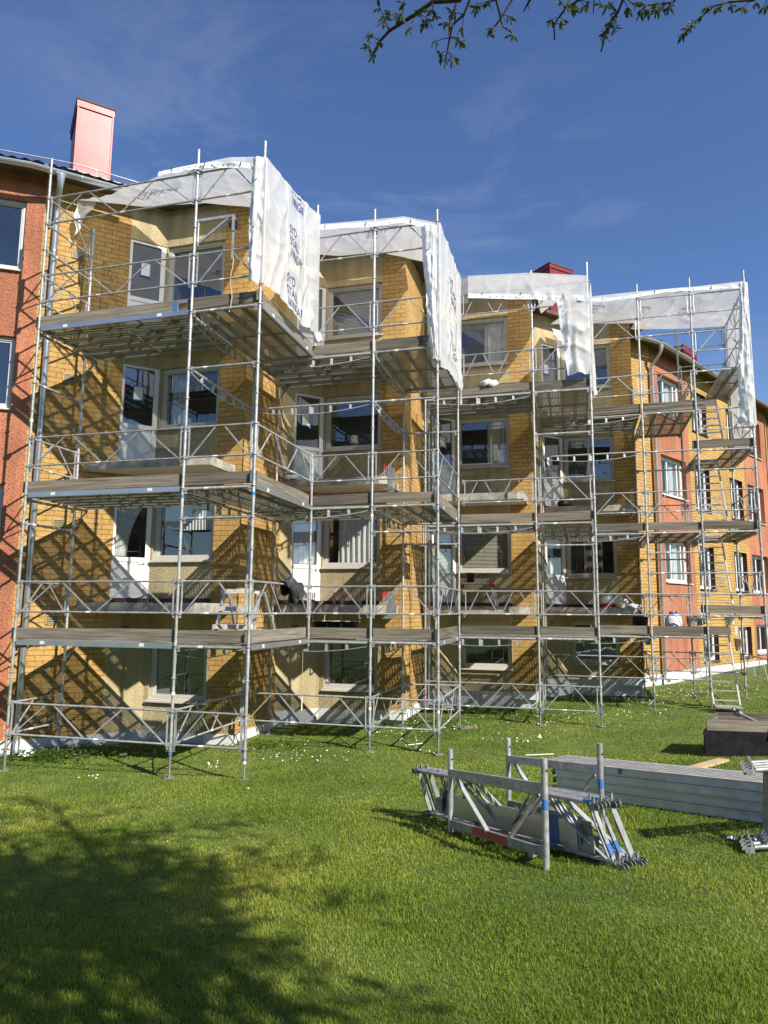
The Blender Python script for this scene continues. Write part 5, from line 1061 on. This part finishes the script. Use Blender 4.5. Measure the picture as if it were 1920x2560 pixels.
for q, lab in (((g8.x, g8.y), 'small timber pad under the standard at the second step'), ((gLI.x + .35, gLI.y + .05), 'grey slab lying beside the inner left standard')):
    p = W(q[0], q[1], 0); b = MB(); b.box(G(p.x + .1, p.y, .012), ((1, .2, 0), (-.2, 1, 0), (0, 0, 1)), (.24, .13, .018)); tag(b.build('timber_pad' if 'timber' in lab else 'paving_slab', M['wood_grey'] if 'timber' in lab else M['concrete']), lab, 'pad' if 'timber' in lab else 'slab')
# ------------------------------------------------------------------ grass, daisies, weeds
def facade_mask(x, y):
    dx, dy = x - C1.x, y - C1.y; u = dx * Av.x + dy * Av.y; v = dx * Nv.x + dy * Nv.y
    k = np.floor((u + AF) / PER); uu = u - k * PER; tooth = np.where(uu < 0, 0, np.where(uu < SB * S2, uu, np.maximum(0, 2 * SB * S2 - uu))); tooth = np.where((u < -AF) | (u > 4 * PER - AF), 0, tooth)
    s2 = (x - R2q.x) * nR.x + (y - R2q.y) * nR.y; sL = (x - Rq.x) * nL.x + (y - Rq.y) * nL.y
    ok = np.where(u < RU, sL > .08, v > tooth + .10); return ok & ((s2 > .08) | (u < 15)) 
def blades(name, n, rmin, rmax, h0, h1, w0, wk, m, amin=42, amax=138, power=1.0):
    u = rng.random(n); r = rmin * (rmax / rmin) ** u if power == 1 else np.sqrt(rmin ** 2 + (rmax ** 2 - rmin ** 2) * u); a = np.radians(rng.uniform(amin, amax, n)); x = r * np.cos(a); y = r * np.sin(a)
    ok = facade_mask(x, y); x, y, r = x[ok], y[ok], r[ok]; n = len(x); z = gzn(x, y) + .012 * np.sin(x * 2.1 + y) * np.cos(y * 1.7) - .004
    t = rng.uniform(0, 2 * np.pi, n); pt = .75 + .5 * (np.sin(x * 1.7 + 1.3 * np.sin(y * 1.1)) * np.sin(y * 2.1 + x * .6) * .5 + .5); h = rng.uniform(h0, h1, n) * pt * np.where(rng.random(n) < .05, 1.5, 1); w = (w0 + wk * r) * rng.uniform(.7, 1.3, n); ln = rng.uniform(.1, .8, n) * h; la = rng.uniform(0, 2 * np.pi, n)
    V = np.zeros((n, 5, 3)); cx, sx = np.cos(t) * w, np.sin(t) * w
    lx, ly = np.cos(la) * ln, np.sin(la) * ln
    V[:, 0] = np.stack([x - cx, y - sx, z], 1); V[:, 1] = np.stack([x + cx, y + sx, z], 1)
    V[:, 2] = np.stack([x + cx * .7 + lx * .35, y + sx * .7 + ly * .35, z + h * .6], 1); V[:, 3] = np.stack([x - cx * .7 + lx * .35, y - sx * .7 + ly * .35, z + h * .6], 1); V[:, 4] = np.stack([x + lx, y + ly, z + h * .95], 1)
    me = bpy.data.meshes.new(name); me.vertices.add(n * 5); me.vertices.foreach_set('co', V.ravel())
    o = np.arange(n)[:, None] * 5; L_ = np.concatenate([o + np.array([0, 1, 2, 3]), o + np.array([3, 2, 4])], 1).ravel()
    me.loops.add(n * 7); me.loops.foreach_set('vertex_index', L_.astype(np.int32)); me.polygons.add(n * 2)
    st_ = (np.arange(n)[:, None] * 7 + np.array([0, 4])).ravel(); me.polygons.foreach_set('loop_start', st_.astype(np.int32)); me.polygons.foreach_set('loop_total', np.tile([4, 3], n).astype(np.int32))
    me.update(); me.validate(); me.materials.append(m); return tag(link(name, me), kind='stuff')
def blade_mat(name, c):
    m = bpy.data.materials.new(name); m.use_nodes = True; t = m.node_tree; b = t.nodes['Principled BSDF']; o = t.nodes['Material Output']; l = t.links.new
    ge = t.nodes.new('ShaderNodeNewGeometry'); rp = t.nodes.new('ShaderNodeValToRGB'); tc = t.nodes.new('ShaderNodeTexCoord'); nz = t.nodes.new('ShaderNodeTexNoise'); nz.inputs['Scale'].default_value = .55; nz.inputs['Detail'].default_value = 5
    mx = t.nodes.new('ShaderNodeMath'); mx.operation = 'MULTIPLY_ADD'; mx.inputs[1].default_value = .55; ad = t.nodes.new('ShaderNodeMath'); ad.operation = 'MULTIPLY_ADD'; ad.inputs[1].default_value = 1.5; ad.inputs[2].default_value = -.52
    l(tc.outputs['Object'], nz.inputs[0]); l(nz.outputs[0], ad.inputs[0]); l(ge.outputs['Random Per Island'], mx.inputs[0]); l(ad.outputs[0], mx.inputs[2]); l(mx.outputs[0], rp.inputs[0])
    el = rp.color_ramp.elements; el[0].position = .05; el[0].color = (*c[0], 1); el[1].position = .95; el[1].color = (*c[2], 1); k = el.new(.5); k.color = (*c[1], 1)
    l(rp.outputs[0], b.inputs['Base Color']); b.inputs['Roughness'].default_value = .55; b.inputs['Specular IOR Level'].default_value = .35
    ts = t.nodes.new('ShaderNodeBsdfTranslucent'); l(rp.outputs[0], ts.inputs[0]); ms = t.nodes.new('ShaderNodeMixShader'); ms.inputs[0].default_value = .42; l(b.outputs[0], ms.inputs[1]); l(ts.outputs[0], ms.inputs[2]); l(ms.outputs[0], o.inputs[0]); return m
M['blade'] = blade_mat('grass_blade', ((.10, .165, .014), (.225, .31, .026), (.47, .46, .08)))
blades('grass', 900000, 2.9, 30, .017, .034, .0006, .00042, M['blade'])
def scatter_flowers(name, spots, m, r=.014):
    b = MB(); rr = random.Random(4)
    for x, y, n, s in spots:
        for _ in range(n):
            px, py = rr.gauss(x, s), rr.gauss(y, s); k = rr.uniform(.7, 1.3) * r; c = G(px, py, rr.uniform(.05, .075)); a0 = rr.uniform(0, 1); tilt = Vector((rr.uniform(-.4, .4), rr.uniform(-.9, 0), 1)).normalized(); a = tilt.orthogonal().normalized(); d = tilt.cross(a)
            b.add([c + tilt * .004] + [c + (a * math.cos(t) + d * math.sin(t)) * k for t in np.linspace(a0, a0 + 6.283, 8)[:-1]], [(0, i + 1, (i + 1) % 7 + 1) for i in range(7)])
    return tag(b.build(name, m), kind='stuff')
scatter_flowers('daisies', [(-1.6, 12.7, 22, .35), (-.9, 12.9, 10, .5), (-4.5, 11.3, 6, .15), (-5.4, 10.2, 7, .12), (-2.9, 11.9, 10, .3), (.7, 12.9, 6, .12), (.1, 14.2, 16, .5), (.9, 14.9, 22, .6), (2.2, 15.2, 26, .7), (3.6, 15.8, 24, .7), (6.6, 18.9, 120, .5), (7.6, 19.6, 80, .6), (9.6, 20.4, 60, .9), (5.5, 16.9, 14, .6), (2.6, 13.4, 6, .1), (5.9, 16.2, 10, .5), (1.0, 10.0, 4, .8), (0, 6.5, 3, 1.0)], M['petal'], .012)
def weeds(name, spots, m):
    b = MB(); rr = random.Random(9)
    for x, y, n, sx, sy in spots:
        for _ in range(n):
            px, py = rr.gauss(x, sx), rr.gauss(y, sy)
            if not bool(facade_mask(np.array([px]), np.array([py]))[0]): continue
            c = G(px, py, rr.uniform(.03, .13)); t = rr.uniform(0, 6.28); k = rr.uniform(.02, .045); a = Vector((math.cos(t), math.sin(t), rr.uniform(-.3, .5))) * k; d = Vector((-math.sin(t), math.cos(t), rr.uniform(-.3, .3))) * k * .6
            b.add([c - a, c - d * .9, c + a, c + d * .9], [(0, 1, 2, 3)])
    return tag(b.build(name, m), kind='stuff')
M['weed'] = blade_mat('weed_leaf', ((.05, .11, .015), (.11, .20, .03), (.20, .30, .06)))
weeds('weeds', [(-5.9, 13.2, 1500, .45, .35), (-4.9, 13.4, 700, .5, .25), (-2.0, 13.6, 500, .5, .3), (.7, 15.9, 600, .6, .4), (1.3, 14.6, 300, .5, .4), (3.4, 16.6, 700, .6, .4), (4.3, 17.5, 500, .5, .4)], M['weed'])
# ------------------------------------------------------------------ the tree behind the camera whose twigs hang into the picture
tree = thing('tree', 'leafing tree whose twigs hang into the top of the view', 'tree')
rt = random.Random(21)
M['tree_leaf'] = blade_mat('tree_leaf', ((.05, .065, .014), (.085, .105, .022), (.15, .16, .04)))
wood = MB(); leaf = MB()
def rosette(p, d, n, k=1.0):
    d = Vector(d).normalized(); a = d.orthogonal().normalized(); c = d.cross(a)
    for i in range(n):
        t = 6.283 * i / n + rt.uniform(-.5, .5); sp_ = rt.uniform(.35, 1.05); v = (d * math.cos(sp_) + (a * math.cos(t) + c * math.sin(t)) * math.sin(sp_)).normalized(); ln = rt.uniform(.030, .055) * k; s = v.cross(Vector((rt.uniform(-1, 1), rt.uniform(-1, 1), rt.uniform(-1, 1)))).normalized() * ln * .15; nn = v.cross(s).normalized() * ln * .08
        leaf.add([p, p + v * ln * .3 + s * .8, p + v * ln * .65 + s + nn, p + v * ln + nn * .3, p + v * ln * .65 - s + nn, p + v * ln * .3 - s * .8], [(0, 1, 2, 3, 4, 5)])
tb = Vector((4.3, -1.9)); wood.path([G(*tb, -.1), G(*tb, .5), G(tb.x - .05, tb.y + .05, 1.3), G(tb.x - .2, tb.y + .2, 2.3)], [.24, .19, .17, .15], 14)
wood.build('trunk', M['bark'], tree); wood = MB()
top = G(tb.x - .2, tb.y + .2, 2.3)
def grow(p, d, ln, r, lev):
    pts = [p]; q = p; dd = Vector(d).normalized(); n = 5
    for i in range(n):
        dd = (dd + Vector((rt.uniform(-.22, .22), rt.uniform(-.22, .22), rt.uniform(-.15, .18)))).normalized(); q = q + dd * ln / n
        if q.y > .6 and q.z < q.y * 1.08 + .25: q.z = q.y * 1.08 + .25
        pts.append(q)
    wood.path(pts, [r * (1 - .55 * i / n) for i in range(n + 1)], 6 if lev > 1 else 9)
    if lev >= 3:
        for i in (2, 3, 4, 5): rosette(pts[i], dd + Vector((0, 0, -.3)), rt.randint(5, 8), 1.75)
        return
    for k in range(5 if lev else 6):
        i = rt.randint(2 if lev else 3, n); a = dd.orthogonal().normalized(); t = rt.uniform(0, 6.28); c = dd.cross(a); grow(pts[i], dd * .8 + (a * math.cos(t) + c * math.sin(t)) * .9 + Vector((0, 0, .05)), ln * (rt.uniform(.5, .7) if lev else rt.uniform(.24, .40)), r * .5, lev + 1)
limbs = [Vector((1.8, .2, 3.9)), Vector((2.4, -.1, 4.6)), Vector((2.9, -.7, 5.3)), Vector((1.2, -.4, 4.0)), Vector((2.2, -.6, 4.2)), Vector((1.0, -.1, 4.4)), Vector((2.0, -.9, 3.8)), Vector((3.7, -.9, 3.7)), Vector((3.2, -.5, 4.3)), Vector((4.2, -1.2, 4.0)), Vector((1.6, .9, 4.6))]
for c in limbs: d = c - top; grow(top, d, d.length * .95, .032, 0)
# twigs in view: points as (pixel x, pixel y of the 1920-wide photograph) turned into places 3.2 to 3.9 m from the camera
cmw = cam.matrix_world.to_3x3()
def at(px, py, d):
    v = cmw @ Vector(((px - 960) / 1760, -(py - 1280) / 1760, -1)); return cam.matrix_world.translation + v * d
sc_ = 1040 / 1659.0
TW = [([(460, -60), (430, 0), (320, 8), (260, 52), (200, 90), (150, 122), (110, 165), (85, 215)], [(110, 30), (150, 55), (60, 190), (85, 222), (72, 140), (230, 108), (205, 12), (300, 75), (330, 60), (120, 90), (190, 60), (105, 170), (270, 45), (130, 70), (60, 180), (290, 90), (320, 40)], 3.3, .011),
      ([(480, -60), (470, 0), (445, 60), (400, 100), (390, 150), (380, 205), (372, 240)], [(440, 105), (370, 238), (335, 165), (430, 165), (365, 95), (355, 215), (410, 230), (420, 150), (410, 50), (395, 235)], 3.5, .006),
      ([(580, -60), (575, 0), (590, 60), (600, 105), (640, 130)], [(510, 15), (625, 65), (558, 112), (640, 140), (500, 30), (545, 5)], 3.7, .006), ([(595, 70), (570, 105), (545, 125)], [(545, 125)], 3.7, .004), ([(430, -30), (400, 60), (385, 110)], [(385, 100), (400, 45)], 3.45, .004),
      ([(720, -40), (705, 5), (690, 35), (685, 45)], [], 3.6, .004), ([(700, 20), (710, 40)], [], 3.6, .003),
      ([(930, -50), (905, 0), (850, 35), (825, 70), (805, 100), (808, 160)], [(830, 8), (875, 38), (798, 78), (830, 95), (935, 8), (890, 15), (860, 20), (840, 80), (925, 20)], 3.6, .006),
      ([(1090, -60), (1080, 0), (1060, 50), (1030, 90), (1005, 150), (1000, 180), (993, 205)], [(1020, 20), (1030, 95), (1003, 150), (1100, 28), (1040, 80), (1015, 110), (1050, 45), (1010, 130), (1035, 20), (990, 15), (1045, 110)], 3.5, .006),
      ([(1310, -30), (1280, 10), (1230, 15), (1180, 20), (1120, 15), (1090, -10)], [(1180, 40), (1215, 40), (1270, 18), (1130, 12), (1165, 20), (1240, 25), (1150, 45), (1100, 45), (1265, 35), (1200, 15)], 3.7, .005),
      ([(1680, -40), (1600, 0), (1500, 8), (1440, 25), (1400, 60), (1360, 100), (1325, 138)], [(1330, 112), (1395, 65), (1450, 35), (1510, 18), (1560, 28), (1640, 28), (1360, 88), (1318, 135), (1345, 110), (1420, 25), (1610, 10), (1655, 20), (1475, 20)], 3.9, .006), ([(970, -30), (965, 10), (962, 55)], [], 3.6, .003)]
for pts, lv, d0, r in TW:
    P3 = [at(880 + x * sc_, y * sc_, d0 + .03 * i) for i, (x, y) in enumerate(pts)]; up = P3[0] + Vector((rt.uniform(.1, .4), rt.uniform(-.3, .1), .5)); wood.path([up] + P3, [r * 1.3] + [r * (1 - .65 * i / len(P3)) + .0012 for i in range(len(P3))], 7)
    for x, y in lv:
        p = at(880 + x * sc_, y * sc_, d0 + rt.uniform(-.05, .12)); q = min(P3, key=lambda k: (k - p).length); wood.path([q, q.lerp(p, .5) + Vector((0, 0, .004)), p], [.0028, .0022, .0018], 5); rosette(p, (p - q).normalized() * .6 + Vector((rt.uniform(-.3, .3), rt.uniform(-.3, .3), -.75)), rt.randint(5, 8))
wood.path([top, Vector((4.0, -1.3, 3.0)), Vector((3.4, .2, 4.6)), Vector((2.4, 2.2, 4.9)), Vector((1.4, 3.2, 4.6)), Vector((.5, 3.4, 4.3))], [.08, .055, .04, .028, .02, .012], 10)
wood.build('branch', M['bark'], tree); leaf.build('leaves', M['tree_leaf'], tree)

# ------------------------------------------------------------------ the block across the lawn, seen in the panes
ob = thing('opposite_building', 'long apartment block across the lawn, seen reflected in the middle windows', 'building')
b = MB(); b.box((0, -32, 3.2), ((1, .08, 0), (-.08, 1, 0), (0, 0, 1)), (34, 5, 5.4)); b.build('wall', M['brick2'], ob)
b = MB(); b.box((0, -32, 8.9), ((1, .08, 0), (-.08, 1, 0), (0, 0, 1)), (34.6, 5.6, .3)); b.build('roof', M['tile'], ob)
for k in range(16):
    for zz in (-.2, 2.6, 5.4): x = -30 + 4 * k; b = MB(); b.box((x, -26.98 + x * .08, zz + 1), ((1, .08, 0), (-.08, 1, 0), (0, 0, 1)), (.8, .04, .7)); b.build('window', M['glass' if k == 99 else 'brown_reveal'], ob)
